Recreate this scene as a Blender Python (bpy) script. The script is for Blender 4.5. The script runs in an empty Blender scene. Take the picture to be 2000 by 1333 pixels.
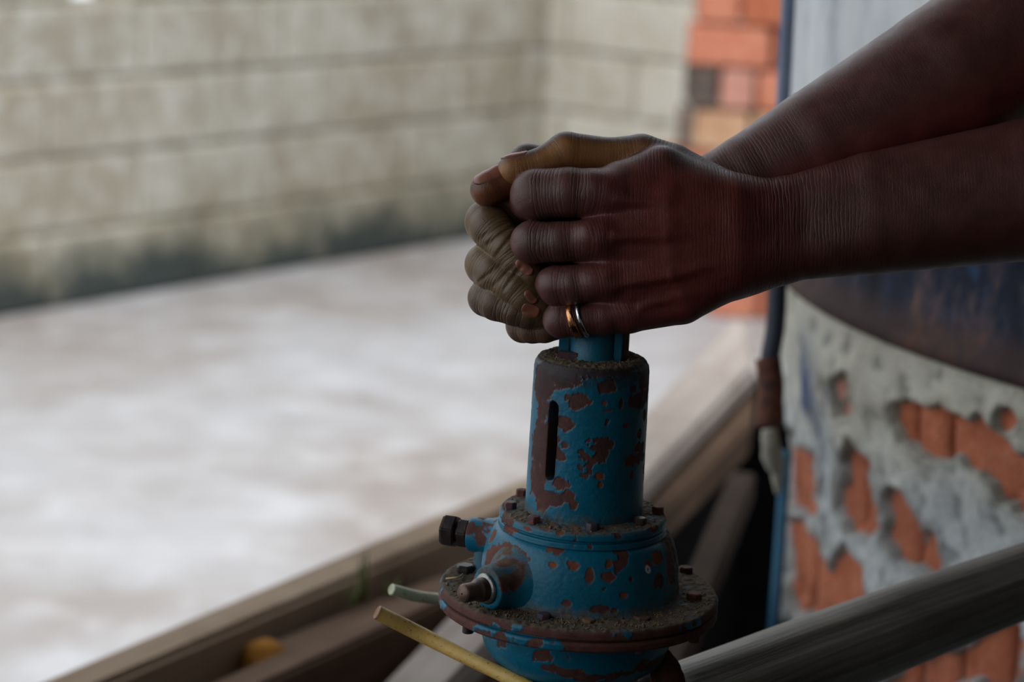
import bpy, bmesh, math, random
import numpy as np
from mathutils import Vector, Matrix
random.seed(7)
S = bpy.context.scene
COL = S.collection

# ------------------------------------------------------------------ camera
F = 4722.0; DEP = 1.2426; CH = 1.42
PITCH = math.radians(78); ROLL = math.radians(2.95)
cd = bpy.data.cameras.new('camera'); cam = bpy.data.objects.new('camera', cd); COL.objects.link(cam)
cd.sensor_width = 36; cd.lens = F/2000*36
RM = Matrix.Rotation(PITCH, 3, 'X') @ Matrix.Rotation(ROLL, 3, 'Z')
cam.location = (0, 0, CH); cam.rotation_euler = RM.to_euler()
cd.dof.use_dof = True; cd.dof.focus_distance = 1.225; cd.dof.aperture_fstop = 7.4; cd.clip_start = .02
S.camera = cam
# ------------------------------------------------------------------ light
S.view_settings.view_transform = 'Standard'; S.view_settings.look = 'None'
S.view_settings.gamma = 1; S.view_settings.exposure = 0.64
w = bpy.data.worlds.new('World'); S.world = w; w.use_nodes = True
wn = w.node_tree.nodes; wl = w.node_tree.links
bg = wn['Background']; bg.inputs[0].default_value = (.88, .94, 1.0, 1); bg.inputs[1].default_value = .92
def area(name, loc, target, size, power, col):
    l = bpy.data.lights.new(name, 'AREA'); l.shape = 'RECTANGLE'; l.size, l.size_y = size; l.energy = power; l.color = col
    o = bpy.data.objects.new(name, l); COL.objects.link(o); o.location = loc
    o.rotation_euler = (Vector(target)-Vector(loc)).to_track_quat('-Z', 'Y').to_euler(); return o
area('wall_fill_light', (-1.0, 2.6, 5.2), (0.0, 7.0, .3), (3.5, 2.0), 180, (1.0, .98, .94))  # added area lamp to brighten the block wall; no opening is modelled here

# ------------------------------------------------------------------ camera geometry helpers (numpy)
R3 = np.array(RM); C0 = np.array([0, 0, CH])
def ray(px, py): return R3 @ np.array([(px-1000)/F, -(py-666.5)/F, -1.0])
def P(px, py, d): return C0 + ray(px, py)*d
def Pz(px, py, z):
    v = ray(px, py); return C0 + v*((z-CH)/v[2])
def camd(q): return -((np.asarray(q)-C0) @ R3)[..., 2]
TS = .55; KS = .70   # size of the timber frame and of the kiln relative to my first survey
def zt(z): return CH-(CH-z)*TS
def zk(z): return CH-(CH-z)*KS
def proj(q):
    c = (np.asarray(q)-C0) @ R3; return 1000+F*c[..., 0]/-c[..., 2], 666.5-F*c[..., 1]/-c[..., 2]
def lin(r, g, b): 
    f = lambda c: (c/255/12.92) if c/255 <= .04045 else ((c/255+.055)/1.055)**2.4
    return np.array([f(r), f(g), f(b)])
def c4(r, g, b): return tuple(lin(r, g, b))+(1,)

# numpy value noise
_h = np.random.RandomState(3).rand(65536).astype(np.float32)
def vnoise(p):
    p = np.asarray(p, dtype=np.float64); i = np.floor(p).astype(np.int64); f = p-i; f = f*f*(3-2*f)
    def H(a, b, c): return _h[((i[:, 0]+a)*73856093 ^ (i[:, 1]+b)*19349663 ^ (i[:, 2]+c)*83492791) & 65535]
    x, y, z = f[:, 0], f[:, 1], f[:, 2]
    return ((H(0,0,0)*(1-x)+H(1,0,0)*x)*(1-y)+(H(0,1,0)*(1-x)+H(1,1,0)*x)*y)*(1-z)+((H(0,0,1)*(1-x)+H(1,0,1)*x)*(1-y)+(H(0,1,1)*(1-x)+H(1,1,1)*x)*y)*z
def fbm(p, o=4):
    s = 0; a = .5; t = 0
    for k in range(o): s = s+a*vnoise(np.asarray(p)*2**k+17.3*k); t += a; a *= .5
    return s/t
def sst(a, b, x): 
    t = np.clip((x-a)/(b-a), 0, 1); return t*t*(3-2*t)

# ------------------------------------------------------------------ object helpers
def link(o, parent=None):
    COL.objects.link(o)
    if parent is not None: o.parent = parent
    return o
def tag(o, label=None, cat=None, group=None, kind=None):
    if label: o['label'] = label
    if cat: o['category'] = cat
    if group: o['group'] = group
    if kind: o['kind'] = kind
    return o
def empty(name, loc=(0, 0, 0)):
    o = bpy.data.objects.new(name, None); o.empty_display_size = .05; COL.objects.link(o); o.location = loc; return o
def rel(parent): return np.array(parent.location) if parent is not None else np.zeros(3)
def mesh(name, V, Fc, m, parent=None, smooth=True, attrs=None, col=None):
    """V world coordinates; object data is stored relative to its parent's base"""
    V = np.asarray(V, dtype=np.float64)-rel(parent)
    me = bpy.data.meshes.new(name)
    if isinstance(Fc, np.ndarray):
        n = Fc.shape[0]; k = Fc.shape[1]
        me.vertices.add(len(V)); me.vertices.foreach_set('co', V.astype(np.float32).ravel())
        me.loops.add(n*k); me.loops.foreach_set('vertex_index', Fc.astype(np.int32).ravel())
        me.polygons.add(n); me.polygons.foreach_set('loop_start', np.arange(0, n*k, k, dtype=np.int32))
        me.update(calc_edges=True)
    else:
        me.from_pydata([tuple(v) for v in V], [], Fc); me.update()
    me.validate()
    me.polygons.foreach_set('use_smooth', [smooth]*len(me.polygons))
    if col is not None:
        a = me.color_attributes.new('col', 'FLOAT_COLOR', 'POINT')
        c = np.ones((len(V), 4), np.float32); c[:, :3] = col; a.data.foreach_set('color', c.ravel())
    for k, v in (attrs or {}).items():
        v = np.asarray(v, np.float32)
        if v.ndim == 1: a = me.attributes.new(k, 'FLOAT', 'POINT'); a.data.foreach_set('value', v)
        else: a = me.attributes.new(k, 'FLOAT_VECTOR', 'POINT'); a.data.foreach_set('vector', v.ravel())
    me.materials.append(m)
    return link(bpy.data.objects.new(name, me), parent)
def from_bm(name, bm, m, parent=None, smooth=False, move=True):
    me = bpy.data.meshes.new(name)
    if move: bmesh.ops.translate(bm, verts=bm.verts, vec=-Vector(rel(parent)))
    bmesh.ops.recalc_face_normals(bm, faces=bm.faces)
    bm.to_mesh(me); bm.free(); me.polygons.foreach_set('use_smooth', [smooth]*len(me.polygons)); me.materials.append(m)
    return link(bpy.data.objects.new(name, me), parent)
def frame(axis, up=(0, 0, 1)):
    z = np.array(axis, float); z /= np.linalg.norm(z); u = np.array(up, float)
    if abs(z@u) > .95: u = np.array([1., 0, 0])
    x = np.cross(u, z); x /= np.linalg.norm(x); return x, np.cross(z, x), z
def lathe(origin, axis, prof, n=96, x0=None, closed=False):
    """prof: list of (r, h)"""
    x, y, z = frame(axis)
    t = np.linspace(0, 2*np.pi, n, endpoint=False)
    V = np.concatenate([np.array(origin)+h*z+r*(np.cos(t)[:, None]*x+np.sin(t)[:, None]*y) for r, h in prof])
    m = len(prof); i = np.arange(m-1)[:, None]*n; j = np.arange(n)[None]; j2 = (j+1) % n
    Fc = np.stack([i+j, i+j2, i+n+j2, i+n+j], -1).reshape(-1, 4)
    return V, Fc
def resample(prof, step):
    out = []
    for (a, b) in zip(prof[:-1], prof[1:]):
        a = np.array(a, float); b = np.array(b, float); k = max(1, int(np.ceil(np.linalg.norm(b-a)/step)))
        for q in range(k): out.append(a+(b-a)*q/k)
    out.append(np.array(prof[-1], float)); return out
def rounded(prof, it=2):
    p = [np.array(q, float) for q in prof]
    for _ in range(it):
        o = [p[0]]
        for a, b in zip(p[:-1], p[1:]): o += [a*.75+b*.25, a*.25+b*.75]
        o.append(p[-1]); p = o
    return p
def hexhead(origin, axis, r, h, m, parent, name='bolt', rot=0, bev=.12, rough=0):
    bm = bmesh.new(); x, y, z = frame(axis)
    for zz, rr in ((0, 1), (h*(1-bev), 1), (h, .86)):
        for k in range(6):
            a = rot+k*math.pi/3
            bm.verts.new(tuple(np.array(origin)+z*zz+r*rr*(math.cos(a)*x+math.sin(a)*y)))
    bm.verts.ensure_lookup_table(); v = bm.verts
    for L in (0, 1):
        for k in range(6): bm.faces.new((v[L*6+k], v[L*6+(k+1) % 6], v[L*6+6+(k+1) % 6], v[L*6+6+k]))
    bm.faces.new([v[12+k] for k in range(6)]); bm.faces.new([v[5-k] for k in range(6)])
    bmesh.ops.bevel(bm, geom=bm.edges[:], offset=r*.07, segments=2, affect='EDGES')
    return from_bm(name, bm, m, parent, smooth=False)
def tube(pts, rad, n=24, cap=True):
    pts = np.array(pts, float); m = len(pts); rad = np.broadcast_to(np.asarray(rad, float), (m,))
    T = np.gradient(pts, axis=0); T /= np.linalg.norm(T, axis=1)[:, None]
    x, y, _ = frame(T[0]); V = []
    for i in range(m):
        x = x-T[i]*(x@T[i]); x /= np.linalg.norm(x); y = np.cross(T[i], x)
        t = np.linspace(0, 2*np.pi, n, endpoint=False)
        V.append(pts[i]+rad[i]*(np.cos(t)[:, None]*x+np.sin(t)[:, None]*y))
    V = np.concatenate(V); i = np.arange(m-1)[:, None]*n; j = np.arange(n)[None]; j2 = (j+1) % n
    Fc = [tuple(q) for q in np.stack([i+j, i+j2, i+n+j2, i+n+j], -1).reshape(-1, 4)]
    if cap: Fc += [tuple(range(n))[::-1], tuple(range((m-1)*n, m*n))]
    return V, Fc
def bez(pts, n):
    """Catmull-Rom through pts"""
    p = np.array(pts, float); p = np.vstack([2*p[0]-p[1], p, 2*p[-1]-p[-2]]); out = []
    for i in range(1, len(p)-2):
        for t in np.linspace(0, 1, n, endpoint=False):
            a, b, c, d = p[i-1:i+3]; out.append(.5*((2*b)+(c-a)*t+(2*a-5*b+4*c-d)*t*t+(3*b-a-3*c+d)*t**3))
    out.append(p[-2]); return np.array(out)

# ------------------------------------------------------------------ materials
class NT:
    def __init__(s, name):
        s.m = bpy.data.materials.new(name); s.m.use_nodes = True; s.t = s.m.node_tree; s.n = s.t.nodes; s.l = s.t.links
        s.b = s.n['Principled BSDF']
    def new(s, typ, **kw):
        n = s.n.new(typ)
        for k, v in kw.items(): setattr(n, k, v)
        return n
    def set(s, sock, v):
        if isinstance(v, bpy.types.NodeSocket): s.l.new(v, sock)
        elif isinstance(v, (tuple, list, np.ndarray)): sock.default_value = tuple(v) if len(v) == len(sock.default_value) else tuple(v)+(1,)
        else: sock.default_value = v
    def coord(s, kind='Object', scale=(1, 1, 1)):
        c = s.new('ShaderNodeTexCoord').outputs[kind] if kind != 'World' else s.new('ShaderNodeNewGeometry').outputs['Position']
        mp = s.new('ShaderNodeMapping'); s.l.new(c, mp.inputs[0]); mp.inputs['Scale'].default_value = scale; return mp.outputs[0]
    def noise(s, vec, scale, detail=4, rough=.55, dist=0):
        n = s.new('ShaderNodeTexNoise'); s.l.new(vec, n.inputs['Vector']); n.inputs['Scale'].default_value = scale
        n.inputs['Detail'].default_value = detail; n.inputs['Roughness'].default_value = rough; n.inputs['Distortion'].default_value = dist
        return n.outputs['Fac']
    def ramp(s, fac, stops):
        r = s.new('ShaderNodeValToRGB'); s.l.new(fac, r.inputs[0]); e = r.color_ramp.elements
        while len(e) < len(stops): e.new(.5)
        for q, (p, c) in zip(e, stops): q.position = p; q.color = c if isinstance(c, tuple) and len(c) == 4 else ((c, c, c, 1) if not hasattr(c, '__len__') else tuple(c)+(1,))
        return r.outputs[0]
    def mix(s, f, a, b, mode='MIX'):
        m = s.new('ShaderNodeMix', data_type='RGBA', blend_type=mode); s.set(m.inputs[0], f); s.set(m.inputs[6], a); s.set(m.inputs[7], b); return m.outputs[2]
    def math(s, op, a, b=0.0, c=None, clamp=False):
        m = s.new('ShaderNodeMath', operation=op, use_clamp=clamp); s.set(m.inputs[0], a); s.set(m.inputs[1], b)
        if c is not None: s.set(m.inputs[2], c)
        return m.outputs[0]
    def bump(s, h, strength=.5, dist=.001, prev=None):
        b = s.new('ShaderNodeBump'); s.set(b.inputs['Height'], h); b.inputs['Strength'].default_value = strength; b.inputs['Distance'].default_value = dist
        if prev is not None: s.l.new(prev, b.inputs['Normal'])
        return b.outputs[0]
    def out(s, col=None, rough=.8, normal=None, metal=0, spec=None):
        if col is not None: s.set(s.b.inputs['Base Color'], col)
        s.set(s.b.inputs['Roughness'], rough); s.set(s.b.inputs['Metallic'], metal)
        if spec is not None: s.set(s.b.inputs['Specular IOR Level'], spec)
        if normal is not None: s.l.new(normal, s.b.inputs['Normal'])
        return s.m

def m_block(name, lo, hi, moss=True):
    t = NT(name); v = t.coord('World'); rnd = t.new('ShaderNodeObjectInfo').outputs['Random']
    n1 = t.noise(v, 3.2, 5, .6); n2 = t.noise(v, 14, 5, .65); n3 = t.noise(v, 160, 3, .6)
    c = t.mix(t.ramp(n1, [(.40, 0.), (.60, 1.)]), lo, hi)
    c = t.mix(t.math('MULTIPLY', rnd, .5), c, lin(164, 152, 132))
    c = t.mix(t.math('MULTIPLY', t.ramp(n2, [(.50, 0.), (.66, 1.)]), .7), c, lin(206, 205, 200))
    c = t.mix(t.math('MULTIPLY', t.ramp(n2, [(.30, 1.), (.44, 0.)]), .45), c, lin(112, 104, 88))
    if moss:
        sz = t.new('ShaderNodeSeparateXYZ'); t.l.new(v, sz.inputs[0])
        z = t.math('ADD', sz.outputs[2], t.math('MULTIPLY', t.math('SUBTRACT', t.noise(v, 5.5, 5, .65), .5), .42))
        c = t.mix(t.math('MULTIPLY', t.ramp(z, [(.12, 1.), (.34, 0.)]), .5), c, lin(132, 124, 84))
        c = t.mix(t.ramp(z, [(.05, 1.), (.22, 0.)]), c, lin(52, 62, 62))
    c = t.mix(t.math('MULTIPLY', n3, .25), c, lin(90, 86, 76))
    nb = t.bump(n3, .5, .004, t.bump(n2, .5, .01))
    return t.out(c, .93, nb)
M = {}
M['block'] = m_block('cement_block', lin(164, 158, 143), lin(190, 187, 176))
M['block_lit'] = m_block('lit_cement_block', lin(200, 195, 180), lin(218, 214, 203))  # lighter copy of the block colour, painting in stronger light on the back wall
M['mortar_far'] = m_block('wall_mortar', lin(160, 154, 138), lin(178, 172, 156))

def m_floor():
    t = NT('concrete_floor'); v = t.coord('World')
    n1 = t.noise(v, 1.1, 5, .6, .4); n2 = t.noise(v, 5, 5, .65); n3 = t.noise(v, 60, 3)
    c = t.mix(t.ramp(n1, [(.35, 0.), (.62, 1.)]), lin(150, 142, 138), lin(182, 182, 186))
    c = t.mix(t.math('MULTIPLY', t.ramp(n2, [(.48, 0.), (.7, 1.)]), .6), c, lin(204, 205, 209))
    c = t.mix(t.math('MULTIPLY', t.ramp(n2, [(.28, 1.), (.42, 0.)]), .5), c, lin(132, 122, 116))
    c = t.mix(t.math('MULTIPLY', n3, .2), c, lin(120, 112, 106))
    return t.out(c, t.ramp(n1, [(.3, .75), (.7, .5)]), t.bump(n3, .4, .003, t.bump(n2, .4, .01)))
M['floor'] = m_floor()
def m_shade_soil():
    t = NT('shade_black_soil'); v = t.coord('World'); n = t.noise(v, 9, 6, .7)
    return t.out(t.ramp(n, [(.3, lin(10, 10, 13)), (.7, lin(22, 20, 20))]), .95, t.bump(n, .8, .03), 0, .05)  # near-black albedo puts the shade of the pit void into the colour
M['shade_soil'] = m_shade_soil()
def m_wood(name, a, b, d, scale=1.0, warm=None):
    t = NT(name); v = t.coord('Object', (scale*1.2, scale*14, scale*14)); v2 = t.coord('Object', (2, 2, 2))
    n1 = t.noise(v, 3, 6, .65, .6); n2 = t.noise(v2, 3, 4, .6)
    c = t.mix(t.ramp(n1, [(.3, 0.), (.7, 1.)]), a, b)
    c = t.mix(t.math('MULTIPLY', t.ramp(n2, [(.45, 0.), (.7, 1.)]), .6), c, d)
    return t.out(c, .85, t.bump(n1, .5, .004), 0, .12)
M['wood'] = m_wood('weathered_timber', lin(140, 118, 98), lin(172, 153, 134), lin(104, 84, 66))
M['wood_dark'] = m_wood('brown_timber', lin(88, 68, 54), lin(118, 94, 76), lin(66, 50, 40))
M['wood_pale'] = m_wood('pale_grey_plank', lin(150, 138, 130), lin(172, 162, 155), lin(128, 114, 104))
M['wood_deep'] = m_wood('deep_brown_timber', lin(44, 32, 24), lin(60, 44, 32), lin(34, 26, 20))
M['ochre'] = m_wood('ochre_cut_end', lin(166, 116, 48), lin(140, 92, 40), lin(110, 72, 34))
def m_brick(name, lo, hi):
    t = NT(name); rnd = t.new('ShaderNodeObjectInfo').outputs['Random']; v = t.coord('World')
    n = t.noise(v, 22, 5, .65); n2 = t.noise(v, 120, 4, .65)
    c = t.mix(t.ramp(n, [(.3, 0.), (.7, 1.)]), lo, hi)
    c = t.mix(t.math('MULTIPLY', t.ramp(n2, [(.55, 0.), (.75, 1.)]), .5), c, lin(206, 160, 136))
    c = t.mix(t.math('MULTIPLY', t.ramp(n, [(.25, 1.), (.42, 0.)]), .5), c, lin(110, 56, 38))
    c = t.mix(t.math('MULTIPLY', rnd, .22), c, lin(184, 120, 96))
    return t.out(c, .9, t.bump(n2, .7, .004, t.bump(n, .6, .008)))
M['brick'] = m_brick('orange_brick', lin(156, 82, 54), lin(196, 114, 80))
M['brick_stack'] = m_brick('fired_brick', lin(188, 108, 80), lin(212, 142, 116))
M['brick_dark'] = m_brick('charred_brick', lin(70, 62, 58), lin(104, 92, 84))
M['brick_pink'] = m_brick('pink_brick', lin(190, 132, 118), lin(206, 156, 142))
M['brick_beige'] = m_brick('buff_brick', lin(180, 138, 104), lin(206, 172, 140))
def m_attr(name, rough=.6, fine=90, bump=.3, dist=.0006, spec=.5):
    """albedo comes from the painted point colour, with a fine grain on top"""
    t = NT(name); a = t.new('ShaderNodeVertexColor', layer_name='col'); v = t.coord('World'); n = t.noise(v, fine*10, 4, .65)
    n0 = t.noise(v, fine, 4, .6)
    c = t.mix(.35, a.outputs[0], t.mix(t.ramp(n, [(.3, 0.), (.7, 1.)]), (.25, .25, .25), (1.7, 1.7, 1.7)), 'MULTIPLY')
    r = t.new('ShaderNodeAttribute', attribute_name='rough').outputs['Fac']
    t.out(c, r, t.bump(n, bump, dist, t.bump(n0, bump, dist*1.8)), 0, spec); return t.m
M['paint'] = m_attr('flaking_blue_paint', fine=140, bump=.22, dist=.0003, spec=.38)
M['mortar'] = m_attr('smeared_mortar', fine=30, bump=.5, dist=.003, spec=.3)
def m_metal(name, a, b, rough=.5, metal=.6, sc=60, stretch=(1, 1, 1), kind='World'):
    t = NT(name); v = t.coord(kind, stretch); n = t.noise(v, sc, 5, .65); n2 = t.noise(v, sc*10, 3)
    return t.out(t.ramp(n, [(.32, a), (.66, b)]), rough, t.bump(n2, .35, .0005, t.bump(n, .4, .001)), metal)
M['rust'] = m_metal('rusty_iron', lin(56, 38, 34), lin(118, 66, 44), .8, .1, 90)
M['rustdark'] = m_metal('dark_iron', lin(40, 35, 37), lin(76, 60, 58), .42, .4, 90)
M['rustblue'] = m_metal('blue_and_rust_bolt', lin(8, 62, 84), lin(112, 58, 42), .6, .1, 110)
M['zinc'] = m_metal('zinc_bolt', lin(84, 76, 74), lin(124, 92, 74), .45, .5, 140)
M['silver'] = m_metal('silver', lin(200, 200, 205), lin(220, 220, 224), .2, 1, 60)
M['steel'] = m_metal('worn_steel', lin(120, 118, 116), lin(170, 168, 166), .38, .9, 160)
M['copper'] = m_metal('copper_gold', lin(206, 142, 96), lin(222, 160, 112), .25, 1, 60)
M['bluepipe'] = m_metal('blue_plastic', lin(14, 88, 120), lin(20, 104, 138), .5, 0, 10)
M['hose'] = m_metal('dark_navy_pipe', lin(28, 32, 44), lin(44, 50, 66), .6, 0, 14)
M['hose_pale'] = m_metal('blue_grey_pipe', lin(112, 122, 150), lin(134, 144, 168), .6, 0, 14)
def m_band():
    t = NT('scorched_steel_band'); v = t.coord('World', (1, 1, .5)); n = t.noise(v, 13, 6, .65); n2 = t.noise(v, 48, 5, .6)
    c = t.ramp(n, [(.40, lin(14, 18, 28)), (.50, lin(32, 38, 56)), (.57, lin(84, 70, 72)), (.65, lin(140, 92, 60))])
    c = t.mix(t.math('MULTIPLY', t.ramp(n2, [(.58, 0.), (.68, 1.)]), .6), c, lin(52, 74, 110))
    sz = t.new('ShaderNodeSeparateXYZ'); t.l.new(t.coord('World'), sz.inputs[0])
    zz = t.math('MULTIPLY', t.math('SUBTRACT', t.math('ADD', sz.outputs[2], t.math('MULTIPLY', n2, .014)), 1.035), 8.0)
    c = t.mix(t.ramp(zz, [(.20, .8), (.36, 0.)]), c, lin(66, 48, 44))
    return t.out(c, .7, t.bump(n2, .5, .002), 0, .2)
M['band'] = m_band()
def m_upper():
    t = NT('peeling_white_paint'); v = t.coord('World', (1, 1, .3)); n = t.noise(v, 16, 6, .62); n2 = t.noise(v, 5, 4)
    c = t.ramp(n, [(.32, lin(120, 128, 136)), (.41, lin(198, 202, 206)), (.6, lin(228, 230, 230)), (.75, lin(208, 202, 186))])
    c = t.mix(t.math('MULTIPLY', n2, .3), c, lin(186, 188, 194))
    return t.out(c, .7, t.bump(n, .5, .003))
M['upper'] = m_upper()
def m_greypipe():
    t = NT('weathered_grey_pipe'); v = t.coord('Object', (1, 1, 1)); vs = t.coord('Object', (1.2, 1.2, 26)); 
    n = t.noise(v, 9, 5, .6, .5); uv = t.new('ShaderNodeAttribute', attribute_name='uvw').outputs['Vector']
    ns = t.noise(uv, 5, 5, .6, .3); nf = t.noise(v, 300, 3)
    c = t.ramp(ns, [(.28, lin(88, 82, 74)), (.5, lin(124, 117, 107)), (.72, lin(160, 152, 140))])
    c = t.mix(t.math('MULTIPLY', t.ramp(n, [(.5, 0.), (.7, 1.)]), .5), c, lin(84, 74, 62))
    return t.out(c, .52, t.bump(nf, .2, .0006, t.bump(ns, .5, .002)), .15)
M['greypipe'] = m_greypipe()
def m_cane(name, a, b, d):
    t = NT(name); v = t.coord('World'); n = t.noise(v, 60, 5, .6); n2 = t.noise(v, 420, 4, .7)
    c = t.mix(t.ramp(n, [(.35, 0.), (.65, 1.)]), a, b)
    c = t.mix(t.ramp(n2, [(.60, 0.), (.68, 1.)]), c, d)
    return t.out(c, .5, t.bump(n2, .5, .0008))
M['cane'] = m_cane('yellow_cane', lin(206, 164, 82), lin(224, 190, 114), lin(112, 76, 42))
M['cane_green'] = m_cane('pale_green_stalk', lin(206, 210, 168), lin(226, 228, 196), lin(120, 124, 80))
M['cane_end'] = m_cane('frayed_cut_end', lin(170, 130, 96), lin(120, 84, 62), lin(200, 168, 136))
M['grass'] = m_cane('grass_blade', lin(92, 104, 58), lin(128, 136, 84), lin(110, 110, 70))
M['straw'] = m_cane('straw', lin(178, 150, 104), lin(196, 170, 120), lin(140, 110, 80))
M['grit'] = m_cane('soil_grit', lin(92, 74, 56), lin(138, 112, 78), lin(64, 52, 42))
def m_skin():
    t = NT('dark_brown_skin'); a = t.new('ShaderNodeVertexColor', layer_name='col').outputs[0]
    wr = t.new('ShaderNodeAttribute', attribute_name='wr').outputs['Vector']
    mk = t.new('ShaderNodeAttribute', attribute_name='mask').outputs['Fac']
    wv = t.new('ShaderNodeTexWave', wave_type='BANDS', bands_direction='X', wave_profile='SIN'); t.l.new(wr, wv.inputs['Vector'])
    wv.inputs['Scale'].default_value = .17; wv.inputs['Distortion'].default_value = 9; wv.inputs['Detail'].default_value = 3; wv.inputs['Detail Scale'].default_value = .9; wv.inputs['Detail Roughness'].default_value = .65
    n1 = wv.outputs['Fac']
    v = t.coord('World'); cell = t.new('ShaderNodeTexVoronoi', feature='DISTANCE_TO_EDGE'); t.l.new(v, cell.inputs['Vector']); cell.inputs['Scale'].default_value = 900
    n2 = t.noise(v, 700, 3, .6); n3 = t.noise(v, 90, 4, .6)
    line = t.ramp(n1, [(.05, 0.), (.45, 1.)])
    h = t.math('MULTIPLY', line, t.math('MULTIPLY', mk, t.ramp(t.noise(t.coord('World'), 55, 3, .6), [(.32, .25), (.62, 1.)])))
    c = t.mix(t.math('MULTIPLY', t.math('SUBTRACT', 1, line), t.math('MULTIPLY', mk, .14)), a, lin(26, 16, 16))
    c = t.mix(.5, c, t.ramp(n3, [(.3, (.72, .72, .72, 1)), (.7, (1.25, 1.25, 1.25, 1))]), 'MULTIPLY')
    nb = t.bump(h, 1.0, .00035); nb = t.bump(t.ramp(cell.outputs['Distance'], [(0., 0.), (.25, 1.)]), .25, .0002, nb); nb = t.bump(n2, .3, .0003, nb)
    t.out(c, t.ramp(n3, [(.3, .38), (.7, .52)]), nb, 0, .5)
    t.b.inputs['Subsurface Weight'].default_value = .06; t.b.inputs['Subsurface Radius'].default_value = (.004, .0015, .001); t.b.inputs['Subsurface Scale'].default_value = 1
    return t.m
M['skin'] = m_skin()
def m_nail(name, c):
    t = NT(name); v = t.coord('World'); n = t.noise(v, 260, 3)
    return t.out(t.mix(t.math('MULTIPLY', n, .6), c, lin(70, 40, 34)), .32, t.bump(n, .15, .0003), 0, .5)
M['nail'] = m_nail('fingernail', lin(158, 98, 78))
M['nail_edge'] = m_nail('dirty_nail_edge', lin(26, 18, 18))

# ================================================================== SETTING
A0 = Pz(0, 621, 0); B0 = Pz(1050, 445, 0); dW = (B0-A0)/np.linalg.norm(B0-A0); nW = np.array([dW[1], -dW[0], 0])
# floor slab with an open pit in front
def quadprism(corners, h, name, m, parent=None, bevel=.006):
    bm = bmesh.new(); c = [np.array(q, float) for q in corners]
    top = [bm.verts.new(tuple(q)) for q in c]; bot = [bm.verts.new((q[0], q[1], q[2]-h)) for q in c]
    n = len(c); bm.faces.new(top); bm.faces.new(bot[::-1])
    for k in range(n): bm.faces.new((top[k], bot[k], bot[(k+1) % n], top[(k+1) % n]))
    if bevel: bmesh.ops.bevel(bm, geom=bm.edges[:], offset=bevel, segments=2, affect='EDGES')
    return from_bm(name, bm, m, parent)
def X(p, q, s): # extend a line p->q
    return p+(q-p)*s
a1 = Pz(75, 1330, zt(.15)); a2 = Pz(980, 950, zt(.15)); g1 = Pz(205, 1333, zt(.15)); g2 = Pz(865, 1050, zt(.15))
p1 = Pz(740, 1333, zt(.15)); p2 = Pz(1450, 602, zt(.15)); q1 = Pz(870, 1340, zt(.15)); q2 = Pz(1478, 717, zt(.15))
# where beam A's line crosses the plank's line
def cross2(p, d, q, e):
    s = ((q[0]-p[0])*e[1]-(q[1]-p[1])*e[0])/(d[0]*e[1]-d[1]*e[0]); return p+d*s
ap = cross2(a1, a2-a1, p1, p2-p1)
fe = [X(a1, ap, -1.3), ap, p2, np.array([3.2, p2[1]+.35, 0])]
fe = [np.array([q[0], q[1]+.02, 0]) for q in fe]
poly = fe+[np.array([3.2, 12.0, 0]), np.array([-6, 12., 0]), np.array([-6, fe[0][1], 0])]
quadprism(poly, .12, 'floor', M['floor'], None, 0)['kind'] = 'structure'
g = quadprism([(-6, -5, -1.25), (5, -5, -1.25), (5, 9, -1.25), (-6, 9, -1.25)], .1, 'floor', M['shade_soil'], None, 0); g['kind'] = 'structure'
quadprism([(-6, -5, 0), (5, -5, 0), (5, 1.36, 0), (-6, 1.36, 0)], .15, 'floor', M['shade_soil'], None, 0)['kind'] = 'structure'
# raised dark curb round the pump pit, carrying the timbers
bm = bmesh.new(); zc_ = zt(.02)
fv = [bm.verts.new((q[0], q[1], zc_)) for q in fe[:3]]+[bm.verts.new((q[0], q[1], -1.25)) for q in fe[:3][::-1]]
for k in range(2): bm.faces.new((fv[k], fv[k+1], fv[4-k], fv[5-k]))
o = from_bm('wall_pit_dark', bm, M['shade_soil']); o['kind'] = 'structure'
sm = o.modifiers.new('s', 'SOLIDIFY'); sm.thickness = .05; sm.offset = 0
zt_ = P(1500, 885, 3.35)[2]
quadprism([(p2[0]-.03, p2[1]+.03, zt_), (3.2, p2[1]+.38, zt_), (3.2, p2[1]+.46, zt_), (p2[0]-.03, p2[1]+.11, zt_)], zt_+1.25, 'wall_pit_dark', M['shade_soil'], None, .004)['kind'] = 'structure'  # near-black wall added so the gap beside the kiln looks like deep shade

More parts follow.
